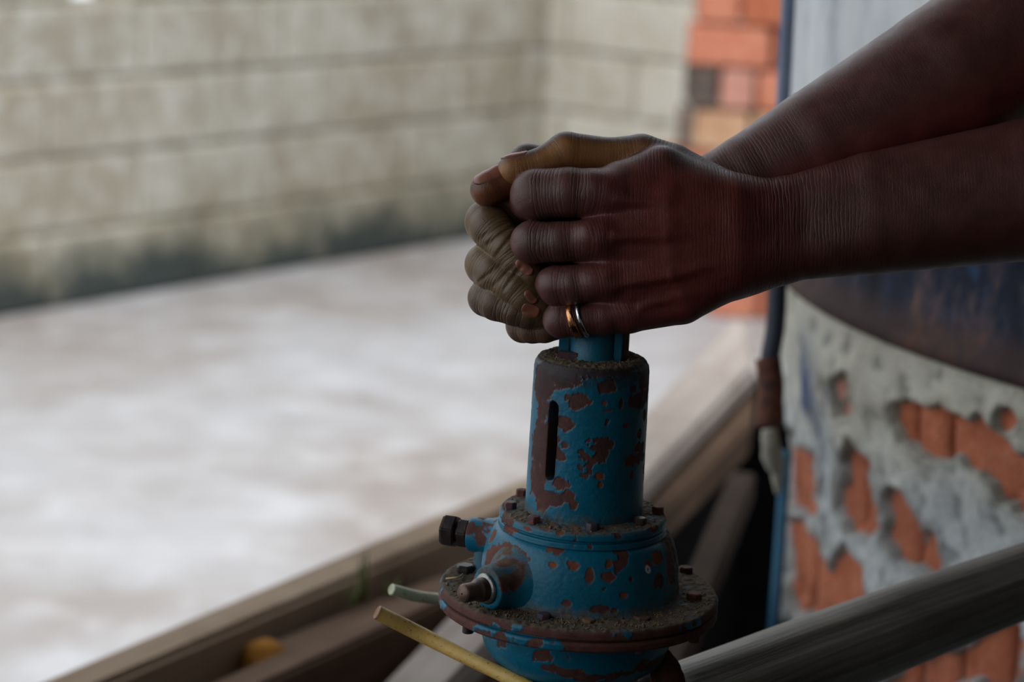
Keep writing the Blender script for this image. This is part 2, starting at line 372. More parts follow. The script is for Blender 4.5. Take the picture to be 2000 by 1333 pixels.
ROW = .2175
def block_wall(name, origin, d, n, length, m, hole=None, offs=(.786, .534), L=.615, rows=9, thick=.18, s0=0.):
    h = rows*ROW
    c = [origin+d*s0-n*.018, origin+d*length-n*.018, origin+d*length-n*(thick-.01), origin+d*s0-n*(thick-.01)]
    root = None
    bm = bmesh.new()
    zs = [0, 4*ROW, 5*ROW, h] if hole else [0, h]
    for z0, z1 in zip(zs[:-1], zs[1:]):
        spans = [(s0, length)]
        if hole and abs(z0-4*ROW) < 1e-6: spans = [(s0, hole[0]), (hole[1], length)]
        for sa, sb in spans:
            vs = [bm.verts.new(tuple(origin+d*s-n*t+np.array([0, 0, z]))) for z in (z0, z1) for s, t in ((sa, .012), (sb, .012), (sb, thick-.012), (sa, thick-.012))]
            for f in ((3, 2, 1, 0), (4, 5, 6, 7), (0, 1, 5, 4), (1, 2, 6, 5), (2, 3, 7, 6), (3, 0, 4, 7)): bm.faces.new([vs[i] for i in f])
    root = from_bm(name, bm, M['mortar_far']); root['kind'] = 'structure'
    cache = {}
    for r in range(rows):
        off = offs[r % 2] % L; k = int(math.floor((s0-off)/L))
        s = off+k*L
        while s < length:
            sa, sb = max(s, s0), min(s+L, length); segs = [(sa, sb)]
            if hole and r == 4:
                segs = [(u, v) for u, v in ((sa, min(sb, hole[0])), (max(sa, hole[1]), sb)) if v-u > .03]
            for u, v in segs:
                if v-u < .03: continue
                key = round(v-u, 3)
                if key not in cache:
                    b2 = bmesh.new(); w2 = (v-u)/2-.007; hh = ROW/2-.007
                    bmesh.ops.create_cube(b2, size=1)
                    for vv in b2.verts: vv.co = Vector((vv.co.x*2*w2, vv.co.y*thick, vv.co.z*2*hh))
                    bmesh.ops.bevel(b2, geom=b2.edges[:], offset=.009, segments=1, affect='EDGES')
                    me = bpy.data.meshes.new('block'); b2.to_mesh(me); b2.free(); me.materials.append(m); cache[key] = me
                ob = link(bpy.data.objects.new('block', cache[key]), root)
                cc = origin+d*(u+v)/2-n*(thick/2+random.uniform(-.004, .002)); ob.location = (cc[0], cc[1], (r+.5)*ROW)
                ob.rotation_euler = (random.uniform(-.004, .004), 0, math.atan2(d[1], d[0])+random.uniform(-.004, .004))
            s += L
    return root
block_wall('wall_left', A0, dW, nW, np.linalg.norm(B0-A0), M['block'], hole=(.265, .49), s0=-4.6)
block_wall('wall_back', B0+dW*.0, nW, -dW, 3.2, M['block_lit'], offs=(.38, .08), L=.6, s0=-.17)
# unseen roof and walls, added to keep daylight off the foreground
quadprism([(-1.5, -4, 3.0), (5, -4, 3.0), (5, 2.7, 3.0), (-1.5, 2.7, 3.0)], .08, 'ceiling_light_block', M['shade_soil'], None, 0)['kind'] = 'structure'
quadprism([(-2.5, -4.2, 3.0), (5, -4.2, 3.0), (5, -4, 3.0), (-2.5, -4, 3.0)], 4.3, 'wall_front_light_block', M['block'], None, 0)['kind'] = 'structure'
quadprism([(-2.7, -4, 3.0), (-2.5, -4, 3.0), (-2.5, -1.9, 3.0), (-2.7, -1.9, 3.0)], 4.3, 'wall_side_light_block', M['block'], None, 0)['kind'] = 'structure'
quadprism([(4.8, -4, 3.0), (5, -4, 3.0), (5, 6, 3.0), (4.8, 6, 3.0)], 4.3, 'wall_right_light_block', M['block'], None, 0)['kind'] = 'structure'

# ================================================================== TIMBERS AROUND THE PIT
def timber(name, corners, h, m, label, bevel=.008, cat='timber', group=None):
    c = [np.array(q, float) for q in corners]; base = (c[0]+c[1]+c[2]+c[3])/4; base = base-np.array([0, 0, h])
    dd = c[1]-c[0]; ang = math.atan2(dd[1], dd[0])
    bm = bmesh.new(); R2 = Matrix.Rotation(-ang, 3, 'Z')
    tp = [R2 @ Vector(tuple(q-base)) for q in c]; top = [bm.verts.new(v) for v in tp]; bot = [bm.verts.new((v.x, v.y, v.z-h)) for v in tp]
    bm.faces.new(top); bm.faces.new(bot[::-1])
    for k in range(4): bm.faces.new((top[k], bot[k], bot[(k+1) % 4], top[(k+1) % 4]))
    bmesh.ops.bevel(bm, geom=bm.edges[:], offset=bevel, segments=2, affect='EDGES')
    bmesh.ops.recalc_face_normals(bm, faces=bm.faces)
    me = bpy.data.meshes.new(name); bm.to_mesh(me); bm.free(); me.materials.append(m)
    o = bpy.data.objects.new(name, me); COL.objects.link(o); o.location = base; o.rotation_euler = (0, 0, ang)
    return tag(o, label, cat, group)
timber('timber_beam', [X(a1, a2, -.8), X(a1, ap, .985), X(g1, g2, 1.45), X(g1, g2, -.8)], .12*TS, M['wood'], 'long weathered beam edging the pale floor, running up behind the blue pump', .006)
timber('plank', [X(p1, p2, -.6), p2, q2, X(q1, q2, -.6)], .06*TS, M['wood_pale'], 'wide pale grey plank passing under the pump toward the round kiln')
r1 = Pz(1304, 989, zt(.085)); r2 = Pz(1466, 827, zt(.085)); l1 = Pz(1275, 940, zt(.085)); l2 = Pz(1478, 740, zt(.085))
timber('timber_beam', [X(l1, l2, -2.2), l2, r2, X(r1, r2, -2.5)], .085*TS, M['wood_dark'], 'brown timber lying just below the pale plank, right of the pump', .005)
b = [Pz(505, 1258, zt(.11)), Pz(880, 1112, zt(.11)), Pz(888, 1150, zt(.11)), Pz(545, 1284, zt(.11))]
timber('timber_offcut', b, .07*TS, M['wood_dark'], 'short brown timber with an ochre cut end, between beam and board', .006)
e0 = (b[0]+b[3])/2; 
bx, by, bz = frame((b[1]-b[0])); 
V, Fc = lathe(e0-np.array([0, 0, .016])-bz*.014, bz, [(0.001, 0), (.022, .001), (.026, .006), (.026, .017)], 24)
o = mesh('cut_log_end', V, Fc, M['ochre']); tag(o, 'ochre yellow sawn end of the short timber at lower left', 'log')
o.name = 'log_end'
off = bpy.data.objects['timber_offcut']; o.parent = off; o.matrix_parent_inverse = off.matrix_basis.inverted() if False else Matrix.LocRotScale(off.location, off.rotation_euler, None).inverted()
del o['category']; o['label'] = 'ochre yellow sawn end'
cc = [Pz(410, 1333, zt(.14)), Pz(875, 1128, zt(.14)), Pz(900, 1158, zt(.14)), Pz(520, 1333, zt(.14))]
timber('board', [X(cc[0], cc[1], -.4), X(cc[0], cc[1], 1.05), X(cc[3], cc[2], 1.05), X(cc[3], cc[2], -.4)], .16*TS, M['wood_dark'], 'brown board standing on edge in front of the short ochre-ended timber', .004)
bz_ = zt(.14)-.16*TS
timber('bearer', [Pz(150, 1440, bz_), Pz(1000, 1500, bz_), Pz(1010, 1560, bz_), Pz(150, 1500, bz_)], .05, M['wood_deep'], 'dark bearer timber lying crosswise beneath the boards left of the pump')
# diagonal brace going down into the pit
def barbox(pa, pb, wv, hv, m, name, label, cat):
    pa, pb = np.array(pa), np.array(pb); x, y, z = frame(pb-pa); bm = bmesh.new()
    vs = [bm.verts.new(tuple(q+x*sx*wv+y*sy*hv)) for q in (pa, pb) for sx, sy in ((-1, -1), (1, -1), (1, 1), (-1, 1))]
    for f in ((3, 2, 1, 0), (4, 5, 6, 7), (0, 1, 5, 4), (1, 2, 6, 5), (2, 3, 7, 6), (3, 0, 4, 7)): bm.faces.new([vs[i] for i in f])
    bmesh.ops.bevel(bm, geom=bm.edges[:], offset=.003, segments=2, affect='EDGES')
    o = from_bm(name, bm, m); return tag(o, label, cat)
barbox(P(1450, 950, 4.9*TS), P(1450, 950, 4.9*TS)+(P(1296, 1330, 3.6*TS)-P(1450, 950, 4.9*TS))*1.15, .026*TS, .03*TS, M['wood_deep'], 'brace', 'dark brown slanting brace going down into the black pit right of the pump', 'timber')
# grass tuft beside the beam
t0 = empty('grass_tuft', Pz(705, 1178, zt(.03))); tag(t0, 'small green grass tuft growing between beam and board left of the pump', 'grass')
random.seed(11)
for k, (px, py, tx, ty) in enumerate([(700, 1172, 708, 1085), (712, 1172, 716, 1075), (694, 1176, 700, 1105), (688, 1180, 678, 1150), (770, 1160, 782, 1128), (760, 1160, 752, 1136)]):
    base = Pz(px, py, zt(.115)); d0 = camd(base); top = P(tx, ty, d0-.01)
    pts = bez([base, (base+top)/2+np.array([random.uniform(-.003, .003), 0, 0]), top], 6)
    V, Fc = tube(pts, np.linspace(.0034, .0008, len(pts)), 6); mesh('blade', V, Fc, M['grass'], t0)

# ================================================================== BRICK PILLAR
pb = Pz(1440, 632, 0); pil = empty('brick_pillar', (pb[0], pb[1]+.15, 0))
tag(pil, 'rough stack of orange, pink and charred bricks against the back wall', 'bricks')
dpil = camd(pb)
px2m = dpil/F
def brick_mesh(w_, h_, d_, m, seed):
    b2 = bmesh.new(); bmesh.ops.create_cube(b2, size=1); rr = random.Random(seed)
    for v in b2.verts: v.co = Vector((v.co.x*w_*rr.uniform(.97, 1.02), v.co.y*d_, v.co.z*h_*rr.uniform(.96, 1.0)))
    bmesh.ops.bevel(b2, geom=b2.edges[:], offset=.008, segments=2, affect='EDGES')
    me = bpy.data.meshes.new('brick'); b2.to_mesh(me); b2.free(); me.materials.append(m); return me
rows = [ # y bottom, list of (x0,x1,material)
 (630, [(1388, 1482, 'brick_stack'), (1484, 1600, 'brick')]), (542, [(1330, 1450, 'brick_stack'), (1452, 1560, 'brick_beige')]),
 (454, [(1300, 1420, 'brick_pink'), (1424, 1560, 'brick_stack')]), (366, [(1290, 1402, 'brick_stack'), (1406, 1560, 'brick_stack')]),
 (264, [(1324, 1350, 'brick_dark'), (1353, 1462, 'brick_beige'), (1465, 1600, 'brick_beige')]),
 (176, [(1342, 1396, 'brick_dark'), (1402, 1470, 'brick_pink'), (1474, 1600, 'brick_stack')]),
 (88, [(1342, 1502, 'brick_stack'), (1506, 1620, 'brick')]), (2, [(1360, 1440, 'brick_stack'), (1444, 1600, 'brick')])]
for i, (yb, lst) in enumerate(rows):
    for x0, x1, mm in lst:
        zz = .0; q = P((x0+x1)/2, yb, dpil); zb = i*.126
        cxp = (x0+x1)/2; wv = (x1-x0-3)*px2m
        lx = (cxp-1440)*px2m + (632-yb)*px2m*-.052
        if i == 3: zb = 3*.126
        ob = link(bpy.data.objects.new('brick', brick_mesh(wv, .12, .20, M[mm], i*10+x0)), pil)
        ob.location = (lx, .02+random.uniform(-.01, .01), zb+.061); ob.rotation_euler = (0, 0, random.uniform(-.06, .06))
if True:
    ob = link(bpy.data.objects.new('mortar_core', brick_mesh(.17, 1.0, .14, M['brick_dark'], 3)), pil); ob.location = (.06, .04, .5)

# ================================================================== KILN
KR = 1.0*KS; KC = np.array([1.362, 3.10])*KS; KZ = zk(.87)
kiln = empty('kiln', (KC[0], KC[1], -1.25)); tag(kiln, 'round mortar-smeared brick kiln with a dark scorched steel band, at right', 'kiln')
def oncyl(px, py, R=KR):
    v = ray(px, py); o = C0[:2]-KC; a = v[:2]@v[:2]; b_ = 2*o@v[:2]; c_ = o@o-R*R; dsc = b_*b_-4*a*c_
    if dsc < 0: t = -b_/(2*a)
    else: t = (-b_-math.sqrt(dsc))/(2*a)
    q = C0+v*t; return math.atan2(q[1]-KC[1], q[0]-KC[0]) % (2*math.pi), q[2]
# patches where the mortar has fallen off: list of pixel polylines with radius
patches = [ # (list of (px,py,r))
 ('brick', [(1788, 815, 30), (1820, 835, 42), (1850, 850, 40), (1890, 858, 36), (1925, 880, 34), (1915, 825, 16)]),
 ('brick', [(1955, 900, 34), (1985, 930, 34), (2015, 960, 36)]),
 ('brick', [(1963, 825, 14), (1978, 822, 14)]),
 ('brick', [(1684, 920, 26), (1680, 960, 34), (1690, 1010, 30), (1668, 880, 12)]),
 ('brick', [(1755, 985, 20), (1765, 1030, 30), (1790, 1075, 24), (1822, 1105, 16), (1810, 1060, 14)]),
 ('brick', [(1548, 860, 18), (1558, 910, 30), (1568, 960, 33), (1578, 985, 24)]),
 ('brick', [(1556, 1045, 32), (1566, 1100, 42), (1582, 1150, 40), (1600, 1190, 24)]),
 ('brick', [(1655, 1080, 14), (1660, 1120, 26), (1655, 1160, 36), (1670, 1190, 34), (1630, 1180, 24)]),
 ('brick_pink', [(1653, 785, 18), (1652, 755, 20), (1660, 738, 13)]),
 ('brick', [(1925, 1290, 30), (1970, 1260, 28), (1960, 1310, 36), (1980, 1230, 22)]),
 ('brick', [(1800, 1330, 34), (1850, 1310, 32), (1900, 1300, 20), (1760, 1360, 30)]),
 ('brick', [(1540, 1230, 14), (1545, 1260, 20)]),
]
T0, T1 = math.radians(168), math.radians(262)
ths = np.concatenate([np.arange(T0, T1, .0034), np.linspace(T1, T0+2*math.pi, 70)[:-1]])
zs = np.concatenate([[-1.25, -.9, -.5, -.2, 0., .3, .45], np.arange(.53, KZ+.014, .0026)])
TH, ZZ = np.meshgrid(ths, zs, indexing='ij'); th = TH.ravel(); zz = ZZ.ravel()
base = np.stack([np.cos(th), np.sin(th), zz], 1)
za = (zz-CH)/KS+CH   # height in survey units
pn = np.stack([th, za, zz*0], 1)
n1 = fbm(pn*9, 4); n2 = fbm(pn*30+5, 4); n3 = fbm(pn*np.array([26, 9, 1])+9, 4)
hgt = .0035+(n1-.5)*.013+(n2-.5)*.008
pm = np.full(len(th), 9.); 
wob = (fbm(pn*42+3, 3)-.5)*.015
TAP = KS*(-.024*sst(.82, .58, za)+.012*sst(.42, .25, za))
Q0 = np.stack([KC[0]+np.cos(th)*(KR+TAP), KC[1]+np.sin(th)*(KR+TAP), zz], 1); PXV, PYV = proj(Q0)
FRONT = ((C0-Q0)*np.stack([np.cos(th), np.sin(th), th*0], 1)).sum(1) > 0.02
bricks = []
for mm, lst in patches:
    pts = [(*oncyl(a, b_), r) for a, b_, r in lst]
    mind = np.full(len(th), 9.); sd_ = 1.65/F
    for (xa, ya, ra), (xb, yb_, rb) in zip(lst[:-1], lst[1:]):
        ex, ey = xb-xa, yb_-ya; u = np.clip(((PXV-xa)*ex+(PYV-ya)*ey)/(ex*ex+ey*ey), 0, 1)
        mind = np.minimum(mind, (np.hypot(PXV-xa-u*ex, PYV-ya-u*ey)-(ra+(rb-ra)*u)*1.12)*sd_)
    mind = np.where(FRONT, mind, 9.)
    s = 1.8/F
    pm = np.minimum(pm, mind+wob)
    # soldier bricks behind the patch
    rr_ = KR-.012; ext = [(oncyl(a-r*1.12, b_, rr_)[0], oncyl(a+r*1.12, b_, rr_)[0]) for a, b_, r in lst]
    tmin = min(e_[0] for e_ in ext)-.012; tmax = max(e_[1] for e_ in ext)+.012
    tcur = tmin
    while tcur < tmax:
        wv = random.uniform(.058, .072); zl = [p for p, e_ in zip(pts, ext) if e_[0]-.02 < tcur+wv and e_[1]+.02 > tcur]
        if not zl: zl = [min(pts, key=lambda p: abs(p[0]-(tcur+wv/2)))]
        z_lo = min(p[1]-p[2]*s for p in zl)-.02; z_hi = max(p[1]+p[2]*s for p in zl)+.02
        bricks.append((tcur, tcur+wv, z_lo, z_hi, mm)); tcur += wv+.006
hole = sst(.002, -.002, pm)
hgt = hgt*(1-hole)+hole*(-.011)+np.where(hole < .5, .003*np.exp(-np.maximum(pm, 0)/.007), 0)
hgt = np.where(zz > KZ-.02, np.minimum(hgt, .006), hgt)
hgt = hgt+TAP
V = np.stack([KC[0]+np.cos(th)*(KR+hgt), KC[1]+np.sin(th)*(KR+hgt), zz], 1)
nt, nz = len(ths), len(zs); i = np.arange(nt)[:, None]; j = np.arange(nz-1)[None]; i2 = (i+1) % nt
Fq = np.stack([i*nz+j, i2*nz+j, i2*nz+j+1, i*nz+j+1], -1).reshape(-1, 4)
colr = lin(184, 187, 187)[None]*(.8+.4*n1[:, None])
n4 = fbm(pn*np.array([120, 55, 1])+31, 4); colr = colr*(.72+.56*n4[:, None]); dk4 = (sst(.62, .70, n4)*.0+sst(.36, .29, n4)*.6)[:, None]; colr = colr*(1-dk4)+lin(92, 92, 92)*dk4
colr = colr*(1-sst(.52, .66, n3)[:, None]*.35)+lin(208, 211, 212)*sst(.52, .66, n3)[:, None]*.35
topz = sst(.65, .81, za+(n1-.5)*.12)[:, None]; colr = colr*(1-topz*.75)+lin(198, 192, 172)*topz*.75
dk = (sst(.38, .28, n2)*.5)[:, None]; colr = colr*(1-dk)+lin(84, 84, 80)*dk
edge = sst(.008, .0, pm)[:, None]*.5; colr = colr*(1-edge)+lin(110, 100, 88)*edge
tl, _ = oncyl(1580, 720); bl = (np.exp(-((th-tl)/.07)**2-((za-.74)/.08)**2)*sst(.45, .6, n3))[:, None]
colr = colr*(1-bl)+lin(62, 78, 112)*bl
mesh('mortar_render', V, Fq, M['mortar'], kiln, True, {'rough': np.full(len(th), .9)}, colr)
for (ta, tb, zl, zh, mm) in bricks:
    n_ = 7; k_ = 9; bt = np.linspace(ta, tb, n_); bzv = np.linspace(zl, zh, k_); TT, ZB = np.meshgrid(bt, bzv, indexing='ij')
    q = np.stack([TT.ravel()*KR, ZB.ravel(), TT.ravel()*0], 1)
    zb_ = (ZB.ravel()-CH)/KS+CH; tp = KS*(-.024*sst(.82, .58, zb_)+.012*sst(.42, .25, zb_)); rr = KR+tp-.0035+(fbm(q*55+2, 3)-.5)*.007
    em = np.minimum(np.minimum((TT-ta), (tb-TT)).ravel(), np.minimum(ZB-zl, zh-ZB).ravel()); rr = rr-.004*(em < .001)
    Vf = np.stack([KC[0]+np.cos(TT.ravel())*rr, KC[1]+np.sin(TT.ravel())*rr, ZB.ravel()], 1)
    Vb = np.stack([KC[0]+np.cos(TT.ravel())*(KR-.06), KC[1]+np.sin(TT.ravel())*(KR-.06), ZB.ravel()], 1)
    Fl = []
    I = lambda a, b_: a*k_+b_
    for a in range(n_-1):
        for b_ in range(k_-1): Fl.append((I(a, b_), I(a+1, b_), I(a+1, b_+1), I(a, b_+1)))
    N = n_*k_; rim = [I(a, 0) for a in range(n_)]+[I(n_-1, b_) for b_ in range(1, k_)]+[I(a, k_-1) for a in range(n_-2, -1, -1)]+[I(0, b_) for b_ in range(k_-2, 0, -1)]
    for u, v in zip(rim, rim[1:]+rim[:1]): Fl.append((v, u, u+N, v+N))
    mesh('brick', np.vstack([Vf, Vb]), Fl, M[mm], kiln)
# steel band and upper drum
V, Fc = lathe((KC[0], KC[1], 0), (0, 0, 1), [(KR+0.0028, KZ-0.0028), (KR+0.0126, KZ-0.0028), (KR+0.0182, KZ+0.0014), (KR+0.0182, KZ+0.0098), (KR+0.0126, KZ+0.0140), (KR+0.0112, KZ+0.1190), (KR+0.0154, KZ+0.1225), (KR+0.0154, KZ+0.1330), (KR-0.0140, KZ+0.1365)], 220)
mesh('steel_band', V, Fc, M['band'], kiln)
V, Fc = lathe((KC[0], KC[1], 0), (0, 0, 1), [(KR-0.0210, KZ), (KR+.008, KZ+.1260), (KR+.0145, KZ+.1540), (KR+.0150, KZ+.77), (KR-0.0140, KZ+.773), (.0, KZ+.84)], 220)
mesh('upper_drum', V, Fc, M['upper'], kiln)
dk_ = 2.80*KS
V, Fc = tube(bez([P(1553, -260, dk_), P(1540, 0, dk_), P(1524, 300, dk_), P(1515, 470, dk_)], 8), 14*dk_/F, 20); o = mesh('drain_pipe', V, Fc, M['hose_pale'], kiln); o['label'] = 'blue-grey upper length of pipe'
V, Fc = tube(bez([P(1514, 455, dk_), P(1518, 560, dk_), P(1514, 640, dk_), P(1504, 700, dk_), P(1502, 750, dk_)], 8), 19*dk_/F, 20); o = mesh('drain_pipe', V, Fc, M['hose'], kiln); o['label'] = 'dark navy lower length of pipe'
V, Fc = tube(bez([P(1500, 700, dk_-.01), P(1506, 760, dk_-.01), P(1500, 835, dk_-.01)], 8), 25*dk_/F, 20); o = mesh('pipe_joint', V, Fc, M['rust'], kiln); o['label'] = 'rusty brown joint at the foot of the dark pipe'
V, Fc = tube(bez([P(1536, 880, 2.25), P(1528, 1000, 2.25), P(1518, 1140, 2.24), P(1486, 1500, 2.2), P(1476, 1700, 2.17), np.array([P(1476, 1700, 2.17)[0]-.05, P(1476, 1700, 2.17)[1]-.03, -1.25])], 8), 11*2.24/F, 20)
V_, F_ = tube(bez([P(1503, 838, 2.0), P(1508, 880, 2.0), P(1516, 925, 2.02), P(1520, 960, 2.03)], 6), np.interp(np.linspace(0, 1, 19), [0, .4, 1], [15*2/F, 19*2/F, 7*2/F]), 16)
V_ = V_+(fbm(V_*60, 3)-.5)[:, None]*.006; V_[:, 1] += 0
mesh('mortar_lump', V_, F_, M['mortar_far'], kiln)
tag(mesh('blue_pipe', V, Fc, M['bluepipe']), 'bright blue plastic pipe standing upright at the left edge of the kiln', 'pipe')

# ================================================================== PUMP
AX = P(1157, 700, DEP)   # point on the axis
ax2 = AX[:2]
def zlev(py):
    lo, hi = AX[2]-.4, AX[2]+.4
    for _ in range(40):
        mid = (lo+hi)/2
        if proj(np.array([ax2[0], ax2[1], mid]))[1] > py: lo = mid
        else: hi = mid
    return mid
def mpx(py): return camd(np.array([ax2[0], ax2[1], zlev(py)]))/F
def azim(px, py, z):
    q = Pz(px, py, z); return math.atan2(q[1]-ax2[1], q[0]-ax2[0]), math.hypot(q[0]-ax2[0], q[1]-ax2[1])
pump = empty('pump', (ax2[0], ax2[1], 0)); tag(pump, 'blue cast-iron hand pump with flaking paint, rust and bolted flanges', 'pump')
BLUE = lin(0, 104, 132); BLUE2 = lin(2, 88, 112); RUST = lin(70, 48, 47); RUSTO = lin(140, 76, 50); DIRT = lin(98, 84, 68); DARK = lin(44, 36, 38)
def pxang(px, py, r):
    """point of the axis cylinder of radius r seen at the pixel -> (azimuth, z)"""
    v = ray(px, py); o = C0[:2]-ax2; a = v[:2]@v[:2]; b_ = 2*o@v[:2]; c_ = o@o-r*r; dsc = max(b_*b_-4*a*c_, 0); t = (-b_-math.sqrt(dsc))/(2*a)
    q = C0+v*t; return math.atan2(q[1]-ax2[1], q[0]-ax2[0]), q[2]
def painted(V, nzv, r_ref, blobs, dirt=None, rustbase=.5, seed=0., thr=.66):
    """albedo from chip list (px,py,rx,ry,tone) + noise; returns colour, roughness, paint mask"""
    p = np.asarray(V); n = len(p)
    az = np.arctan2(p[:, 1]-ax2[1], p[:, 0]-ax2[0]); z = p[:, 2]
    w1 = fbm(p*260+seed, 4); w2 = fbm(p*90+seed*2+7, 4); w3 = fbm(p*700+3, 3)
    wx = (fbm(p*420+11+seed, 3)-.5)*2; 
    field = np.full(n, 9.); tone = np.zeros(n)
    for (px, py, rx, ry, tn) in blobs:
        a0, z0 = pxang(px, py, r_ref); s = mpx(1000)
        da = np.angle(np.exp(1j*(az-a0)))*r_ref
        fore = max(.35, abs(math.sin(a0))) 
        d = np.sqrt((da*fore/(rx*s))**2+((z-z0)/(ry*s))**2)+wx*.55
        tone = np.where(d < field, tn, tone); field = np.minimum(field, d)
    ru = sst(1.0, .93, field)
    rn = sst(thr, thr+.012, w2+(w1-.5)*.25); tone = np.where(rn > ru, .2, tone); ru = np.maximum(ru, rn)
    blue = BLUE[None]*(1-w1[:, None]*.5)+BLUE2[None]*w1[:, None]*.5
    blue = blue*(.82+.36*w2[:, None])
    rc = RUST[None]*(1-tone[:, None])+RUSTO[None]*tone[:, None]
    rc = rc*(.6+.8*w1[:, None])
    c = blue*(1-ru[:, None])+rc*ru[:, None]
    rim = (sst(.80, .93, field)*sst(1.04, .96, field)*.5)[:, None]; c = c*(1-rim)+RUSTO*rim*.8
    rough = .42+.4*ru
    if dirt is not None:
        dm = np.clip(dirt*1.0+(w1-.5)*1.0*(dirt > .03)*(dirt < .97)*1.2, 0, 1)
        dcol = DIRT[None]*(.45+1.0*w3[:, None]); c = c*(1-dm[:, None])+dcol*dm[:, None]; rough = rough*(1-dm)+.95*dm
    return c, rough, ru
def lathe_part(name, prof, step, m, n, blobs=(), r_ref=None, dirtf=None, seed=0., thr=.66, slot=None, rough_amp=.00014, thick=.00035, tweak=None):
    prof = resample(prof, step); V, Fq = lathe((ax2[0], ax2[1], 0), (0, 0, 1), [tuple(q) for q in prof], n)
    pr = np.array(prof); tz = np.gradient(pr, axis=0); nz_ = -tz[:, 0]/np.maximum(1e-9, np.hypot(tz[:, 0], tz[:, 1]))
    nzv = np.repeat(np.abs(nz_)*1.0, n)
    rad = np.repeat(pr[:, 0], n); zv = np.repeat(pr[:, 1], n)
    dirt = dirtf(V, nzv, rad, zv) if dirtf else None
    c, ro, ru = painted(V, nzv, r_ref or pr[:, 0].max(), blobs, dirt, seed=seed, thr=thr)
    if tweak is not None: c, ro = tweak(V, c, ro, rad, zv)
    e = V-np.array([ax2[0], ax2[1], 0]); e[:, 2] = 0; L = np.linalg.norm(e, axis=1)[:, None]; e = e/np.maximum(L, 1e-6)
    disp = -ru*thick+(fbm(V*500, 3)-.5)*rough_amp*2
    if dirt is not None: disp = disp+dirt*(fbm(V*600+4, 3)-.3)*.0008*(nzv < .5)
    up = np.zeros_like(e); up[:, 2] = 1
    if dirt is not None: V = V+up*(dirt*(fbm(V*500+4, 3)-.2)*.0016*(nzv >= .5))[:, None]
    if slot is not None:
        a0, z0, hw, hh, dep = slot; az = np.arctan2(e[:, 1], e[:, 0]); da = np.angle(np.exp(1j*(az-a0)))*rad
        q = np.hypot(da, np.maximum(np.abs(V[:, 2]-z0)-(hh-hw), 0))-hw
        s_ = sst(.0002, -.0006, q); disp = disp-s_*dep; c = c*(1-s_[:, None])+DARK*.35*s_[:, None]
        bev = (np.exp(-(q/.0014)**2)*(q > -.001))[:, None]*.6; c = c*(1-bev)+RUST*.8*bev
    V = V+e*disp[:, None]
    return mesh(name, V, Fq, m, pump, True, {'rough': ro}, c)
# --- upper cylinder
s7, s10 = mpx(700), mpx(1000)
rT, rB = 113.0*s7, 114.5*s10; zT, zB = zlev(697), zlev(1008)
cyl_blobs = [ # px,py,rx,ry,tone  (read off the photograph)
 (1095, 735, 42, 24, .0), (1060, 745, 20, 50, .0), (1120, 720, 90, 16, .05), (1215, 722, 50, 12, .05), (1262, 735, 14, 30, .1),
 (1188, 757, 19, 13, .1), (1128, 783, 24, 19, .1), (1104, 828, 18, 13, .15), (1250, 782, 22, 18, .15), (1237, 760, 8, 8, .2),
 (1213, 789, 4, 11, .3), (1180, 788, 6, 5, .7), (1186, 803, 9, 2, .6), (1222, 832, 8, 5, .7), (1181, 868, 21, 12, .05), (1176, 888, 16, 16, .05), (1170, 875, 14, 10, .05),
 (1171, 932, 8, 9, .9), (1172, 947, 5, 6, .9), (1243, 895, 18, 13, .3), (1249, 875, 10, 12, .3), (1233, 903, 10, 9, .3), (1256, 915, 5, 10, .7), (1232, 928, 4, 8, .8), (1248, 848, 4, 9, .5), (1255, 945, 4, 7, .8),
 (1093, 890, 13, 10, .15), (1103, 870, 6, 9, .2), (1060, 870, 24, 60, .05), (1058, 800, 10, 30, .05), (1050, 940, 14, 40, .1), (1095, 945, 12, 14, .15), (1110, 970, 12, 14, .2), (1120, 988, 9, 9, .3), (1080, 975, 18, 14, .1), (1062, 985, 12, 18, .15),
 (1258, 812, 4, 10, .3), (1262, 770, 6, 14, .1), (1186, 822, 3, 3, .2), (1143, 738, 6, 6, .1)]
def dirt_cyl(V, nz, rad, z):
    d = sst(.5, .95, nz)*sst(zT-.004, zT-.0015, z)
    low = sst(.010, .001, z-zB)*.75; return np.maximum(d, low)
def topdark(V, c, ro, rad, z):
    n_ = fbm(V*300, 3); m_ = (sst(zT-.012, zT-.003, z+(n_-.5)*.010)*(z < zT-.0008))[:, None]*.85
    return c*(1-m_)+lin(46, 40, 42)*m_, ro*(1-m_[:, 0]*.3)
prof = [(.0005, zT), (rT-.006, zT), (rT-.0035, zT-.0004), (rT-.0016, zT-.0014), (rT-.0004, zT-.0032), (rT, zT-.006), (rB, zB+.004), (rB+.0018, zB+.0008), (rB+.006, zB-.002)]
sa, sz_ = pxang(1078, 862, rT)
lathe_part('barrel', prof, .00045, M['paint'], 820, cyl_blobs, rT, dirt_cyl, 1.7, .80, slot=(sa, sz_, .0030, .0205, .016), tweak=topdark)
# --- cap flange
zc = zlev(997); rc = 163*s10
def dirt_flat(lo): return lambda V, nz, rad, z: sst(.5, .95, nz)*sst(lo, lo+.002, z)*(.72+.28*sst(.35, .6, fbm(V*180, 3)))
prof = [(rB-.004, zc+.0002), (rB+.004, zc), (rc-.001, zc-.0006), (rc, zc-.0016), (rc+.0002, zc-.0042), (rc-.0012, zc-.0047), (rc-.0012, zc-.0054), (rc+.0004, zc-.0060), (rc+.0006, zc-.0085)]
cap_blobs = [(1000+k*31, 1035+(8 if 2 < k < 7 else 0), 9, 4, .6) for k in range(11)]+[(1130, 1032, 25, 4, .3), (1260, 1022, 30, 6, .8)]
lathe_part('cover_flange', prof, .0006, M['paint'], 620, cap_blobs, rc, dirt_flat(zc-.003), 4.4, .62)
